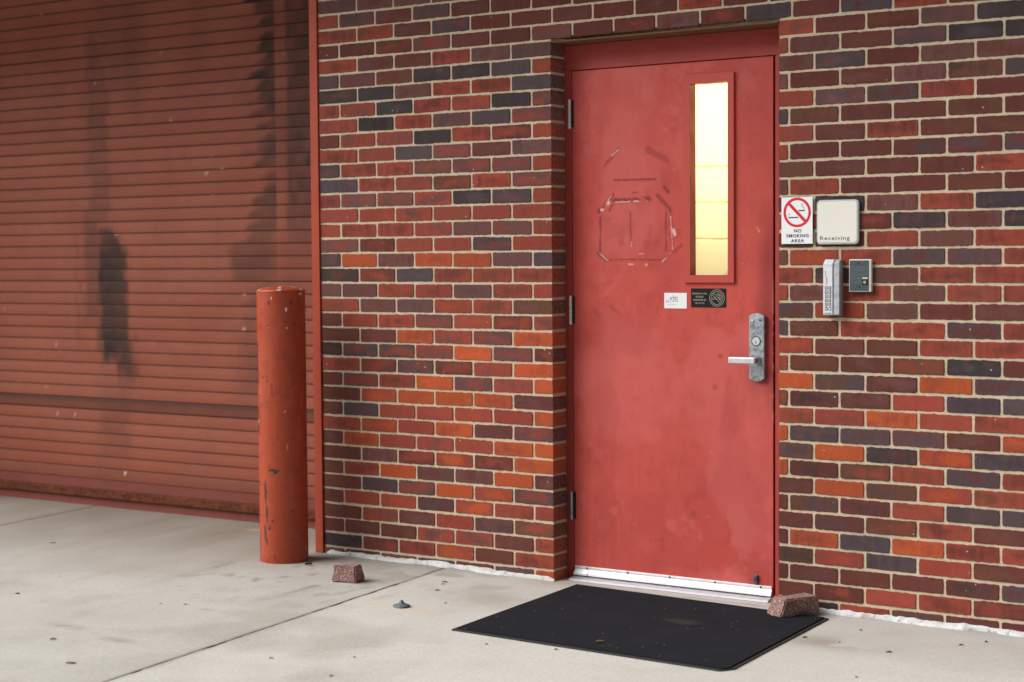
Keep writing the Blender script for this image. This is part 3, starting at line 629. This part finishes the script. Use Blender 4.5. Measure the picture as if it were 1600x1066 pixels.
# hand grime along the lock edge and below, water marks, faded streaks at the bottom right
dirt = np.maximum(dirt, .75*ss(.895, .975, x+.10*(n-.5))*ss(.5, 1.0, z+.2*(n-.5))*ss(1.75, 1.3, z)*(.35+.9*n))
dirt = np.maximum(dirt, .30*ss(.50, .72, fbm(x*9, z*3, 33, 5))*ss(.52, .75, x)*ss(1.5, 1.0, z)*ss(.3, .7, z))
dirt = np.maximum(dirt, .26*ss(.5, .7, fbm(x*16, z*16, 37, 5))*np.exp(-((x-.40)/.16)**2-((z-1.42)/.20)**2))
for cx, cz, r, k in ((.72, .80, .012, .4), (.745, .925, .010, .5), (.79, .928, .006, .5), (.62, .27, .024, .45), (.60, .26, .015, .35), (.9, .28, .05, .25)): dirt = np.maximum(dirt, k*ss(1.2, .6, np.hypot(x-cx, z-cz)/r+(nm-.5)))
for cx, cz, r, k in ((.245, .26, .022, .35), (.65, .885, .019, .30), (.705, .882, .013, .28), (.735, .875, .022, .22), (.60, .83, .024, .26), (.655, .83, .022, .25), (.79, .83, .018, .22), (.30, .905, .016, .15), (.49, .94, .014, .2), (.34, .21, .008, .3), (.52, .22, .03, .28), (.17, .13, .006, .4)): pale = np.maximum(pale, k*ss(1.15, .75, np.hypot(x-cx, z-cz)/r+.5*(nm-.5)))
pale = np.maximum(pale, .42*ss(.45, .56, fbm(x*6, z*5, 71, 5))*ss(.52, .72, x)*ss(.62, .35, z)); dirt = np.maximum(dirt, .22*ss(.50, .62, fbm(x*7+4, z*6, 73, 5))*ss(.5, .8, x)*ss(.60, .3, z)); pale = np.maximum(pale, .26*ss(.46, .60, fbm(x*3.5, z*2.5, 77, 6))); dirt = np.maximum(dirt, .20*ss(.50, .66, fbm(x*5+9, z*4, 79, 6))); pale = np.maximum(pale, .20*ss(.46, .60, fbm(x*26, z*26, 78, 4))*ss(.55, .7, fbm(x*5, z*5, 76, 3)))
pale = np.maximum(pale, .10*ss(.52, .70, fbm(x*46, z*2.2, 83, 4))*ss(.9, .5, z)*ss(.42, .2, x))
wht = np.maximum(wht, .8*ss(.973, .979, x)*ss(.55, .62, fbm(x*90, z*26, 95, 3))*ss(.55, .7, z)*ss(1.3, 1.15, z)); wht = np.maximum(wht, .3*ss(.93, .96, fbm(x*60, z*60, 99, 2)))
for nm_, a in (('dirt', dirt), ('white', wht), ('pale', pale)): attr(leaf, nm_, np.clip(a, 0, 1))
# window
bm = bmesh.new()
ox0, ox1, oz0, oz1, ix0, ix1, iz0, iz1 = .580, .8095, 1.2215, 2.0605, .6125, .7825, 1.252, 2.0235
for bxx in ((ox0, ix0, oz0, oz1), (ix1, ox1, oz0, oz1), (ix0, ix1, oz0, iz0), (ix0, ix1, iz1, oz1)): box(bm, bxx[0], bxx[1], Y0-.011, Y0+.040, bxx[2], bxx[3])
bmesh.ops.remove_doubles(bm, verts=bm.verts, dist=1e-5)
wf = bmobj('window_frame', bm, M_TRIM, door)
def m_glass():
    m = NM('wired_glass'); t = m.t; out = t.nodes['Material Output']; t.nodes.remove(m.b)
    q = m.map((1, 1, 1), rot=(0, R(45), 0)); sx = m.n('ShaderNodeSeparateXYZ'); m.l(q, sx.inputs[0])
    def lines(s): f = m.math('FRACT', m.math('MULTIPLY', s, 1/.0125)); return m.math('LESS_THAN', f, .075)
    w = m.math('MAXIMUM', lines(sx.outputs[0]), lines(sx.outputs[2]))
    gl = m.n('ShaderNodeBsdfGlossy'); gl.inputs['Roughness'].default_value = .03; tr = m.n('ShaderNodeBsdfTransparent'); tr.inputs[0].default_value = (.93, .94, .92, 1)
    fz = m.n('ShaderNodeFresnel'); fz.inputs[0].default_value = 1.5; mx = m.n('ShaderNodeMixShader'); m.l(fz.outputs[0], mx.inputs[0]); m.l(tr.outputs[0], mx.inputs[1]); m.l(gl.outputs[0], mx.inputs[2])
    wd = m.n('ShaderNodeBsdfDiffuse'); wd.inputs[0].default_value = (.30, .27, .18, 1); m2 = m.n('ShaderNodeMixShader'); m.l(m.math('MULTIPLY', w, .05), m2.inputs[0]); m.l(mx.outputs[0], m2.inputs[1]); m.l(wd.outputs[0], m2.inputs[2])
    m.l(m2.outputs[0], out.inputs[0]); return m.m
boxo('pane', (ix0-.006, ix1+.006, Y0+.030, Y0+.035, iz0-.006, iz1+.006), m_glass(), door)
# backlit creased paper sheet taped inside the window
def m_paper():
    m = NM('backlit_paper'); t = m.t; out = t.nodes['Material Output']; t.nodes.remove(m.b)
    d = m.n('ShaderNodeBsdfDiffuse'); d.inputs[0].default_value = (.86, .66, .26, 1); tr = m.n('ShaderNodeBsdfTranslucent'); m.l(m.mix(m.attr('crease'), (.97, .90, .68), (.95, .66, .16)), tr.inputs[0])
    mx = m.n('ShaderNodeMixShader'); mx.inputs[0].default_value = .6; m.l(d.outputs[0], mx.inputs[1]); m.l(tr.outputs[0], mx.inputs[2]); m.l(mx.outputs[0], out.inputs[0]); return m.m
nx, nz = 24, 320; xs = np.linspace(.575, .82, nx); zs = np.linspace(1.215, 2.065, nz); X, Z = np.meshgrid(xs, zs); Yp = np.full_like(X, Y0+.058); cr = np.zeros_like(X)
for zc, s in ((1.690, 1), (1.545, 2), (1.397, 3)):
    d = Z-(zc+.006*(fbm(X*14, 0*X, s, 2)-.5)-.02*(X-.7)*(1 if s < 3 else .3)); Yp = Yp-.006*np.exp(-(d/.004)**2)*(.5+fbm(X*20, 0*X, s+9, 2)); cr = np.maximum(cr, .75*np.exp(-(d/.0035)**2)*(.4+fbm(X*20, 0*X, s+9, 2)))
d = segd(X, Z, (.79, 1.30), (.745, 1.245)); Yp -= .008*np.exp(-(d/.006)**2); cr = np.maximum(cr, .9*np.exp(-(d/.006)**2))
i = np.arange(nx*nz).reshape(nz, nx)
pap = pyobj('paper_blind', np.stack([X, Yp, Z], -1).reshape(-1, 3), np.stack([i[:-1, :-1], i[:-1, 1:], i[1:, 1:], i[1:, :-1]], -1).reshape(-1, 4), m_paper(), None, smooth=True)
attr(pap, 'crease', cr.ravel())
tag(pap, 'pale yellow creased paper blind glowing behind the narrow door window', 'blind')
al = bpy.data.lights.new('vestibule_lamp', 'AREA'); al.shape = 'RECTANGLE'; al.size = .3; al.size_y = .8; al.energy = 15; al.color = (1, .87, .58)
lo = link(bpy.data.objects.new('vestibule_lamp', al)); lo.location = (.70, .72, 1.93); lo.rotation_euler = Vector((0, .9, .12)).to_track_quat('Z', 'Y').to_euler()
# hinges, sweep, clip
for zc in (1.9325, 1.1035, .2695):
    h = empty('hinge', (LX0-.008, Y0-.006, zc), None, None); place(h, door); h.matrix_parent_inverse = Matrix.Translation(-door.location)
    bm = bmesh.new(); L = .114
    for k in range(5): cyl(bm, (LX0-.0085, Y0-.0075, zc-L/2+k*L/5+.0006), (0, 0, 1), .0066, L/5-.0014, 20)
    cyl(bm, (LX0-.0085, Y0-.0075, zc-L/2-.005), (0, 0, 1), .0050, .006, 16, .0066); cyl(bm, (LX0-.0085, Y0-.0075, zc+L/2-.001), (0, 0, 1), .0066, .006, 16, .004)
    o = bmobj('knuckle', bm, M_HINGE if zc > 1 else M_LOCK, h, False)
    boxo('hinge_leaf', (LX0-.0075, LX0+.0075, Y0-.0065, Y0+.001, zc-L/2, zc+L/2), M_FRAME if False else M_DARK, h)
sw = empty('door_sweep', (LX0+.01, Y0, 0), None, None); place(sw, door); sw.matrix_parent_inverse = Matrix.Translation(-door.location)
bm = bmesh.new(); a = [(Y0-.001, .012), (Y0-.0045, .0115), (Y0-.0055, .0065), (Y0-.0045, -.002), (Y0-.0065, -.006), (Y0-.013, -.0185), (Y0-.0145, -.0265), (Y0-.012, -.028), (Y0-.001, -.022)]
def extr(x0, x1, xo):
    v0 = [bm.verts.new((x0-(xo if z < -.01 else 0), y, z)) for y, z in a]; v1 = [bm.verts.new((x1-(xo if z < -.01 else 0), y, z)) for y, z in a]
    bm.faces.new(v0); bm.faces.new(v1[::-1])
    for k in range(len(a)): bm.faces.new((v0[k], v1[k], v1[(k+1) % len(a)], v0[(k+1) % len(a)]))
extr(LX0+.005, LX0+.073, .003); extr(LX0+.0738, LX1-.004, .0)
bmobj('sweep_strip', bm, M_ALU, sw)
for k, fx in enumerate((.07, .285, .50, .725, .945)):
    bm = bmesh.new(); cyl(bm, (LX0+(LX1-LX0)*fx, Y0-.0050, .0045), (0, -1, 0), .0042, .0016, 14); bmobj('screw', bm, M_SCREW, sw)
bm = bmesh.new(); box(bm, .8925, .9135, Y0-.008, Y0, .016, .053, .003); box(bm, .895, .911, Y0-.014, Y0-.007, .034, .050, .003); cyl(bm, (.903, Y0-.007, .024), (0, -1, 0), .007, .003, 16); bmobj('clip', bm, M_ICOM, door)
# lock
lk = empty('lock_plate', (.9135, Y0, .96), None, None); place(lk, door); lk.matrix_parent_inverse = Matrix.Translation(-door.location)
def plate_pts(x0, x1, z0, z1, sag, n=14):
    P = []; 
    for k in range(n+1): t = k/n*2-1; P.append((x0+(x1-x0)*k/n, z0+sag*t*t))
    for k in range(n+1): t = 1-k/n*2; P.append((x1-(x1-x0)*k/n, z1-sag*t*t))
    return P
bm = bmesh.new(); prism(bm, plate_pts(.880, .9475, .829, 1.101, .012), Y0-.020, Y0-.001)
bmesh.ops.recalc_face_normals(bm, faces=bm.faces); ee = [e for e in bm.edges if all(abs(v.co.y-(Y0-.020)) < 1e-5 for v in e.verts)]; bmesh.ops.bevel(bm, geom=ee, offset=.004, segments=3, affect='EDGES', profile=.6)
bmobj('plate', bm, M_LOCK, lk)
bm = bmesh.new(); cyl(bm, (.9125, Y0-.0195, .990), (0, -1, 0), .0165, .0035, 40); cy = bmobj('cylinder', bm, M_STEEL, lk)
bm = bmesh.new(); ring(bm, .9125, .990, .0200, .0166, Y0-.0207, Y0-.019, 40); bmobj('cylinder_ring', bm, M_SCREW, lk)
bm = bmesh.new(); box(bm, .9112, .9138, Y0-.0238, Y0-.0229, .979, .990); bmobj('keyhole', bm, M_BLACK, lk)
for sx, mt in ((.8945, M_WHITE), (.9300, M_SCREW)):
    bm = bmesh.new(); cyl(bm, (sx, Y0-.0198, 1.0725), (0, -1, 0), .0042, .0012, 16); bmobj('screw', bm, mt, lk)
lv = empty('lever_handle', (.916, Y0-.02, .915), None, None); lv.parent = door; lv.matrix_parent_inverse = Matrix.Translation(-door.location)
bm = bmesh.new(); cyl(bm, (.918, Y0-.0195, .915), (0, -1, 0), .0165, .010, 32); cyl(bm, (.918, Y0-.028, .915), (0, -1, 0), .0125, .032, 28, .011); bmobj('spindle', bm, M_LOCK, lv, False)
bm = bmesh.new(); box(bm, .812, .9285, Y0-.0700, Y0-.0550, .9005, .9275, .0055, 4); bmobj('grip', bm, M_STEEL, lv)

# ------------------------------------------------------------------ stickers and signs
def signplate(nm, b, mat, lab, cat, bev=.0006):
    o = empty(nm, ((b[0]+b[1])/2, b[3], b[4]), lab, cat); boxo('plate', b, mat, o, bev); return o
s1 = signplate('sticker', (.488, .592, Y0-.0012, Y0-.0002, 1.1155, 1.179), M_WHITE, 'small white sticker with blue scribbled writing on the red door', 'sticker', 0)
yt = Y0-.0016
bm = bmesh.new()
for L in ([(.517, 1.150), (.517, 1.163)], [(.521, 1.148), (.5215, 1.162)], [(.529, 1.142), (.530, 1.171)], [(.524, 1.161), (.536, 1.162)], [(.536, 1.147), (.537, 1.162), (.541, 1.163), (.5425, 1.148)], [(.5425, 1.160), (.547, 1.164), (.550, 1.158), (.549, 1.141)], [(.513, 1.152), (.510, 1.149)]): strip(bm, L, .0017, yt, yt+.0005)
bmobj('scribble', bm, M_BLUE, s1)
bm = bmesh.new()
for L in ([(.497, 1.139), (.498, 1.149)], [(.499, 1.148), (.503, 1.141), (.506, 1.148), (.507, 1.140)], [(.510, 1.141), (.513, 1.144), (.516, 1.140)], [(.518, 1.139), (.522, 1.140)], [(.528, 1.145), (.529, 1.141), (.533, 1.144)], [(.538, 1.143), (.546, 1.144)]): strip(bm, L, .0014, yt, yt+.0005)
bmobj('scribble', bm, M_INK, s1)
bm = bmesh.new()
for a, b in ((.499, .505), (.507, .515), (.517, .522), (.524, .533), (.535, .541)): box(bm, a, b, yt, yt+.0005, 1.1305, 1.1325)
bmobj('faint_line', bm, M_FAINT, s1)
s2 = signplate('no_smoking_plaque', (.612, .770, Y0-.0022, Y0-.0002, 1.1215, 1.198), M_BLACK, 'small black no smoking plaque with gold lettering on the red door beneath its window', 'plaque')
yt = Y0-.0026
for k, (t, wd) in enumerate((('SMOKING IN THIS', .066), ('BUILDING', .034), ('PROHIBITED BY', .058), ('TCA 4-4-121', .044))):
    text('lettering', t, .652, 1.1735-.0128*k, yt, .0098, M_GOLD, s2, 'CENTER', wd, 0, .0002, .0001)
bm = bmesh.new(); cx, cz = .730, 1.1595; ring(bm, cx, cz, .0342, .0326, yt, yt+.0004, 48); ring(bm, cx, cz, .0272, .0256, yt, yt+.0004, 48)
d = .0045
for sg in (1, -1): strip(bm, [(cx-.0190+sg*d*.7, cz+.0190+sg*d*.7), (cx+.0190+sg*d*.7, cz-.0190+sg*d*.7)], .0016, yt, yt+.0004)
box(bm, cx-.0205, cx-.002, yt, yt+.0004, cz-.0005, cz+.0007); box(bm, cx-.0205, cx+.003, yt, yt+.0004, cz-.0060, cz-.0048); box(bm, cx-.0205, cx-.0193, yt, yt+.0004, cz-.0048, cz-.0005)
for L in ([(cx+.002, cz+.020), (cx+.001, cz+.014), (cx+.006, cz+.010), (cx+.012, cz+.009), (cx+.013, cz+.003)], [(cx+.008, cz+.021), (cx+.007, cz+.016), (cx+.014, cz+.013), (cx+.019, cz+.008), (cx+.019, cz-.003)], [(cx+.007, cz+.002), (cx+.014, cz-.002), (cx+.016, cz-.009)]): strip(bm, L, .0018, yt, yt+.0004)
bmobj('symbol', bm, M_GOLD, s2)

s3 = signplate('no_smoking_sign', (1.067, 1.1965, -.0075, -.0045, 1.373, 1.552), M_WHITE, 'white no smoking area sign with red prohibition ring on the bricks', 'sign')
yt = -.0081; cx, cz = 1.1325, 1.4935
bm = bmesh.new(); ring(bm, cx, cz, .0570, .0468, yt, yt+.0007, 72); q = .0345; strip(bm, [(cx-q, cz+q), (cx+q, cz-q)], .0118, yt-.0002, yt+.0007); bmobj('prohibition_ring', bm, M_RED, s3)
bm = bmesh.new()
box(bm, cx+.006, cx+.030, yt, yt+.0006, cz+.0045, cz+.0090); box(bm, cx+.0306, cx+.0316, yt, yt+.0006, cz+.0045, cz+.0105)
bmobj('cigarette_symbol', bm, M_INK, s3); bm = bmesh.new()
box(bm, cx-.0365, cx+.004, yt+.0001, yt+.0006, cz-.0215, cz-.0172); strip(bm, [(cx-.0345, cz-.0095), (cx-.0315, cz-.0045)], .0022, yt, yt+.0006)
bmobj('cigarette_symbol', bm, M_INK, s3)
bm = bmesh.new(); strip(bm, [(cx+.0245, cz+.0345), (cx+.0195, cz+.031), (cx+.0185, cz+.0265), (cx+.0245, cz+.0215), (cx+.0295, cz+.0165), (cx+.0285, cz+.0125)], .0032, yt, yt+.0006); bmobj('smoke_symbol', bm, m_plain('grey_print', (.33, .33, .38), .5), s3)
for t, zc, wd in (('NO', 1.4175, .0300), ('SMOKING', 1.3985, .0930), ('AREA', 1.3790, .0540)):
    text('lettering', t, 1.1345, zc, yt, .0172, M_INK, s3, 'CENTER', wd, 0, .0004, .0002)
s4 = empty('receiving_sign', (1.30, 0, 1.37), 'square cream sign with rounded corners reading Receiving, on the bricks', 'sign')
bm = bmesh.new(); prism(bm, rrect(1.2155, 1.3855, 1.3695, 1.5380, .017), -.014, -.0045); bmesh.ops.recalc_face_normals(bm, faces=bm.faces)
ee = [e for e in bm.edges if all(abs(v.co.y+.014) < 1e-5 for v in e.verts)]; bmesh.ops.bevel(bm, geom=ee, offset=.003, segments=2, affect='EDGES'); bmobj('backplate', bm, M_RIM, s4)
bm = bmesh.new(); prism(bm, rrect(1.2225, 1.3785, 1.3775, 1.5310, .012), -.0152, -.0138); bmobj('face', bm, M_CREAM, s4)
text('lettering', 'Receiving', 1.2290, 1.3865, -.0156, .0205, M_GREYINK, s4, 'LEFT', .1195, 0, .0003, .0001)

# ------------------------------------------------------------------ card reader with keypad
kp = empty('card_reader', (1.29, 0, 1.10), 'tall grey card swipe reader with two columns of keys on the bricks', 'card reader')
X0, X1, XS0, XS1, Z0, Z1, YF_ = 1.2560, 1.3205, 1.2930, 1.2965, 1.0985, 1.313, -.0430
def side_prism(bm, x0, x1, pts):
    a = [bm.verts.new((x0, y, z)) for y, z in pts]; b = [bm.verts.new((x1, y, z)) for y, z in pts]; n = len(pts)
    bm.faces.new(a); bm.faces.new(b[::-1])
    for k in range(n): bm.faces.new((a[k], b[k], b[(k+1) % n], a[(k+1) % n]))
bm = bmesh.new(); side_prism(bm, X0+.002, X1, [(-.0045, Z0), (-.024, Z0), (-.024, Z1-.006), (-.018, Z1), (-.0045, Z1)]); bmobj('housing', bm, M_KEYB, kp)
bm = bmesh.new(); side_prism(bm, X0, XS0, [(-.0235, Z0+.004), (YF_, Z0+.006), (YF_, Z1-.0185), (-.0235, Z1-.0005)]); bmobj('keypad_panel', bm, M_KEYF, kp)
bm = bmesh.new(); side_prism(bm, XS1+.0045, X1-.0005, [(-.0235, Z0+.004), (YF_+.001, Z0+.006), (YF_+.001, Z1-.010), (-.0235, Z1-.0008)])
P = [(XS1, -.0235), (XS1+.0045, YF_+.001)]
v = [bm.verts.new(c) for c in ((XS1, -.0235, Z0+.004), (XS1, YF_+.004, Z0+.006), (XS1+.0045, YF_+.001, Z0+.006), (XS1+.0045, -.0235, Z0+.004), (XS1, -.0235, Z1-.045), (XS1, YF_+.004, Z1-.045), (XS1+.0045, YF_+.001, Z1-.012), (XS1+.0045, -.0235, Z1-.004))]
for f in ((0, 1, 2, 3), (4, 7, 6, 5), (0, 4, 5, 1), (1, 5, 6, 2), (2, 6, 7, 3), (3, 7, 4, 0)): bm.faces.new([v[k] for k in f])
bmobj('swipe_block', bm, M_KEYS, kp)
bm = bmesh.new(); box(bm, XS0, XS1, -.0238, -.020, Z0+.004, Z1-.002); bmobj('swipe_slot', bm, M_BLACK, kp)
for r in range(6):
    for c in range(2):
        xk, zk = 1.2685+.0146*c, 1.2050-.0158*r
        k0 = boxo('key', (xk-.0050, xk+.0050, YF_-.0010, YF_+.001, zk-.0060, zk+.0060), M_BLACK, kp)
        boxo('key_face', (xk-.0028, xk+.0028, YF_-.0018, YF_-.0008, zk-.0036, zk+.0036), M_WHITE, k0)
        if (r, c) != (5, 1): boxo('key_mark', (xk-.0015+random.uniform(-.0008, .0004), xk+.0012, YF_-.0021, YF_-.0017, zk-.0018, zk+.0018), M_GREYINK, k0)
for k in range(3):
    bm = bmesh.new(); cyl(bm, (1.2665-.0002*k, YF_+.0002, 1.2655-.0083*k), (0, -1, 0), .0019, .0012, 10); bmobj('indicator', bm, M_BLACK, kp)
bm = bmesh.new()
for k in range(7): box(bm, 1.2685+.0005*(k % 2), 1.2725, YF_-.0004, YF_+.0002, 1.2180+.0038*k, 1.2205+.0038*k)
bmobj('print', bm, M_GREYINK, kp)
boxo('label_strip', (1.262, 1.289, YF_-.0004, YF_+.0002, 1.1075, 1.1105), M_GREYINK, kp)
# ------------------------------------------------------------------ intercom
ic = empty('intercom', (1.39, 0, 1.19), 'small dark faced intercom with cream edge and round button on the bricks', 'intercom')
bm = bmesh.new(); prism(bm, rrect(1.3500, 1.4380, 1.1905, 1.3125, .004, 4), -.0195, -.0045); bmesh.ops.recalc_face_normals(bm, faces=bm.faces)
ee = [e for e in bm.edges if all(abs(v.co.y+.0195) < 1e-5 for v in e.verts)]; bmesh.ops.bevel(bm, geom=ee, offset=.0025, segments=2, affect='EDGES'); bmobj('housing', bm, M_CREAM, ic)
boxo('faceplate', (1.3530, 1.4300, -.0212, -.0190, 1.1940, 1.3085), M_ICOM, ic, .0006)
bm = bmesh.new()
for k in range(14): box(bm, 1.3550, 1.4275 if k < 9 else 1.4020, -.0222, -.0211, 1.2840-.0050*k, 1.2858-.0050*k)
bmobj('speaker_louvre', bm, m_plain('louvre_edge', (.12, .15, .17), .5), ic)
bt = boxo('button', (1.4045, 1.4245, -.0225, -.0211, 1.2165, 1.2365), M_BLACK, ic, .001)
bm = bmesh.new(); cyl(bm, (1.4145, -.0224, 1.2265), (0, -1, 0), .0062, .0022, 24); ring(bm, 1.4145, 1.2265, .0062, .0040, -.0252, -.0244, 24); bmobj('button_cap', bm, M_BRASS, bt)
boxo('label_strip', (1.4050, 1.4250, -.0218, -.0211, 1.2400, 1.2450), M_WHITE, ic)
for px, pz_ in ((1.3905, 1.2975), (1.3935, 1.2085)):
    bm = bmesh.new(); cyl(bm, (px, -.0211, pz_), (0, -1, 0), .0032, .001, 14); bmobj('screw', bm, M_BLACK, ic)

# ------------------------------------------------------------------ doormat
G = -.045
def quad_at(u, v, Q): return [(1-u)*(1-v)*Q[0][k]+u*(1-v)*Q[1][k]+u*v*Q[2][k]+(1-u)*v*Q[3][k] for k in (0, 1)]
Q = [(.212, -1.020), (1.372, -1.070), (1.310, -.110), (.140, -.030)]
mt = empty('doormat', (.75, -.55, G), 'black rectangular doormat with worn rubber edge lying before the red door', 'doormat')
def matpart(name, i0, i1, h, mat, lip):
    n, m = 90, 70; V = []; F = []
    for b in range(m+1):
        for a in range(n+1):
            u, v = i0+(i1-i0)*a/n, i0*1.2+(1-2.4*i0)*b/m
            x, y = quad_at(u, v, Q)
            cut = max(0, (u-.972)/.028)*max(0, (.075-v)/.075)          # worn corner
            y += .05*cut*1.1; w = .002*math.sin(9*u+5*v)*lip
            V.append((x, y, G+h+.0012*lip*float(fbm(np.array([x*6.]), np.array([y*6.]), 4, 2)[0])))
    i = np.arange((n+1)*(m+1)).reshape(m+1, n+1); F = np.stack([i[:-1, :-1], i[:-1, 1:], i[1:, 1:], i[1:, :-1]], -1).reshape(-1, 4).tolist()
    b = np.concatenate([i[0, :], i[1:, -1], i[-1, -2::-1], i[-2:0:-1, 0]]); n0 = len(V)
    for k in b: V.append((V[k][0], V[k][1], G-.001))
    for k in range(len(b)): F.append([b[k], n0+k, n0+(k+1) % len(b), b[(k+1) % len(b)]])
    return pyobj(name, V, F, mat, mt)
matpart('rubber_backing', 0, 1, .0045, M_RUBBER, 1); matpart('pile', .012, .988, .0095, M_MAT, 1)

# ------------------------------------------------------------------ stones, cap, litter
def stone(name, c, rz, L, Wd, H_, taper, cham, lab, seed):
    bm = bmesh.new(); bmesh.ops.create_cube(bm, size=1)
    for v in bm.verts:
        t = taper if v.co.z > 0 else 1
        v.co = Vector((v.co.x*L*t, v.co.y*Wd*t, (v.co.z+.5)*H_))
    if cham:
        for v in bm.verts:
            if v.co.x < 0 and v.co.z > H_*.5: v.co.x += cham
    bmesh.ops.bevel(bm, geom=list(bm.edges), offset=.005, segments=2, affect='EDGES')
    bmesh.ops.subdivide_edges(bm, edges=list(bm.edges), cuts=3, use_grid_fill=True)
    rs = np.random.default_rng(seed); bm.normal_update()
    for v in bm.verts:
        q = float(fbm(np.array([v.co.x*45+v.co.z*31]), np.array([v.co.y*45-v.co.z*27]), seed, 3)[0])-.5
        v.co += v.normal*q*.013
        if v.co.z < .002: v.co.z = 0
    M = Matrix.Translation(c) @ Matrix.Rotation(rz, 4, 'Z'); bm.transform(M)
    o = bmobj(name, bm, M_STONE); tag(o, lab, 'stone'); return o
stone('stone', (-.705, -.495, float(gz(-.7))), R(12), .114, .088, .070, .86, 0, 'small reddish granite stone block alone on the concrete near the bollard', 3)
stone('stone', (1.168, -.118, G+.008), R(61), .190, .095, .068, .92, .022, 'longer reddish granite stone wedge on the mat corner against the right brick wall', 8)
pr = [(.0335, 0), (.0345, .004), (.031, .0075), (.022, .011), (.014, .0135), (.009, .018), (.0075, .024), (.004, .0265), (.0005, .027)]
V = [(-.200+r*math.cos(a), -.785+r*math.sin(a), float(gz(-.2))+h+.0015*math.sin(2*a+1)*(r > .03)) for r, h in pr for a in np.linspace(0, 2*np.pi, 40, endpoint=False)]
F = [(k*40+q, k*40+(q+1) % 40, (k+1)*40+(q+1) % 40, (k+1)*40+q) for k in range(len(pr)-1) for q in range(40)]
tag(pyobj('rubber_cap', V, F, M_GREYC, smooth=True), 'small blue grey cone shaped cap lying on the concrete left of the doormat', 'cap')
def flake(name, x, y, L, w, rz, mat, lab, group, h=.004, zb=None, cat='leaf'):
    n = 9; V = []; F = []; zb = float(gz(x))+.001 if zb is None else zb
    for k in range(n):
        t = k/(n-1); ww = w*math.sin(math.pi*min(max(t, .04), .97))**.7/2*random.uniform(.8, 1.15)
        for s in (-1, 0, 1):
            V.append(((t-.5)*L, s*ww, h*(.3+.7*abs(s))*random.uniform(.6, 1.1)+.002*math.sin(t*3)))
    for k in range(n-1):
        for s in (0, 1): F.append((k*3+s, k*3+s+1, k*3+s+4, k*3+s+3))
    nv = len(V); V += [(a, b, c-.0012) for a, b, c in V]; F += [tuple(nv+q for q in f[::-1]) for f in F]
    c, s = math.cos(rz), math.sin(rz); V = [(x+a*c-b*s, y+a*s+b*c, zb+d) for a, b, d in V]
    return tag(pyobj(name, V, F, mat), lab, cat, group)
for (x, y, L, w) in ((-.891, -1.943, .022, .014), (-.554, -2.163, .034, .012), (-.349, -.291, .020, .016)):
    flake('dry_leaf', x, y, L, w, random.uniform(0, 3), M_LEAFR, 'small reddish brown dry leaf scrap lying on the concrete', 'reddish leaf scraps on the concrete')
flake('dry_leaf', .802, -.943, .034, .010, .9, M_OCHRE, 'curled ochre dry leaf lying on the black doormat', None, .006, G+.011)
flake('dry_leaf', -1.09, -.30, .034, .022, 1.2, M_FLAKE, 'dark crumpled leaf on the concrete between the bollard and the wall foot', None, .012)
for (x, y, L, w) in ((-1.689, -1.428, .030, .014), (-2.552, -.477, .040, .010), (-1.031, -1.269, .012, .007), (-.939, -1.227, .022, .008), (-.276, -.445, .026, .011), (-.33, -.33, .022, .008), (-.098, -.632, .012, .011), (.453, -1.143, .015, .009), (.707, -1.08, .016, .012), (1.362, -.442, .024, .015), (1.501, -.454, .010, .008), (1.486, -.225, .014, .011), (1.705, -.505, .030, .015), (1.878, -.267, .022, .014), (1.935, -.171, .024, .009), (1.21, -.62, .020, .012), (.285, -1.798, .022, .010), (-.05, -1.72, .020, .008), (.18, -1.55, .013, .008), (1.75, -.9, .014, .01)):
    flake('debris_flake', x, y, L*.8, w*.85, random.uniform(-.5, .9)+.6, M_FLAKE, 'tiny dark flake of litter lying flat on the concrete', 'dark litter flakes on the concrete', .0012, None, 'litter')
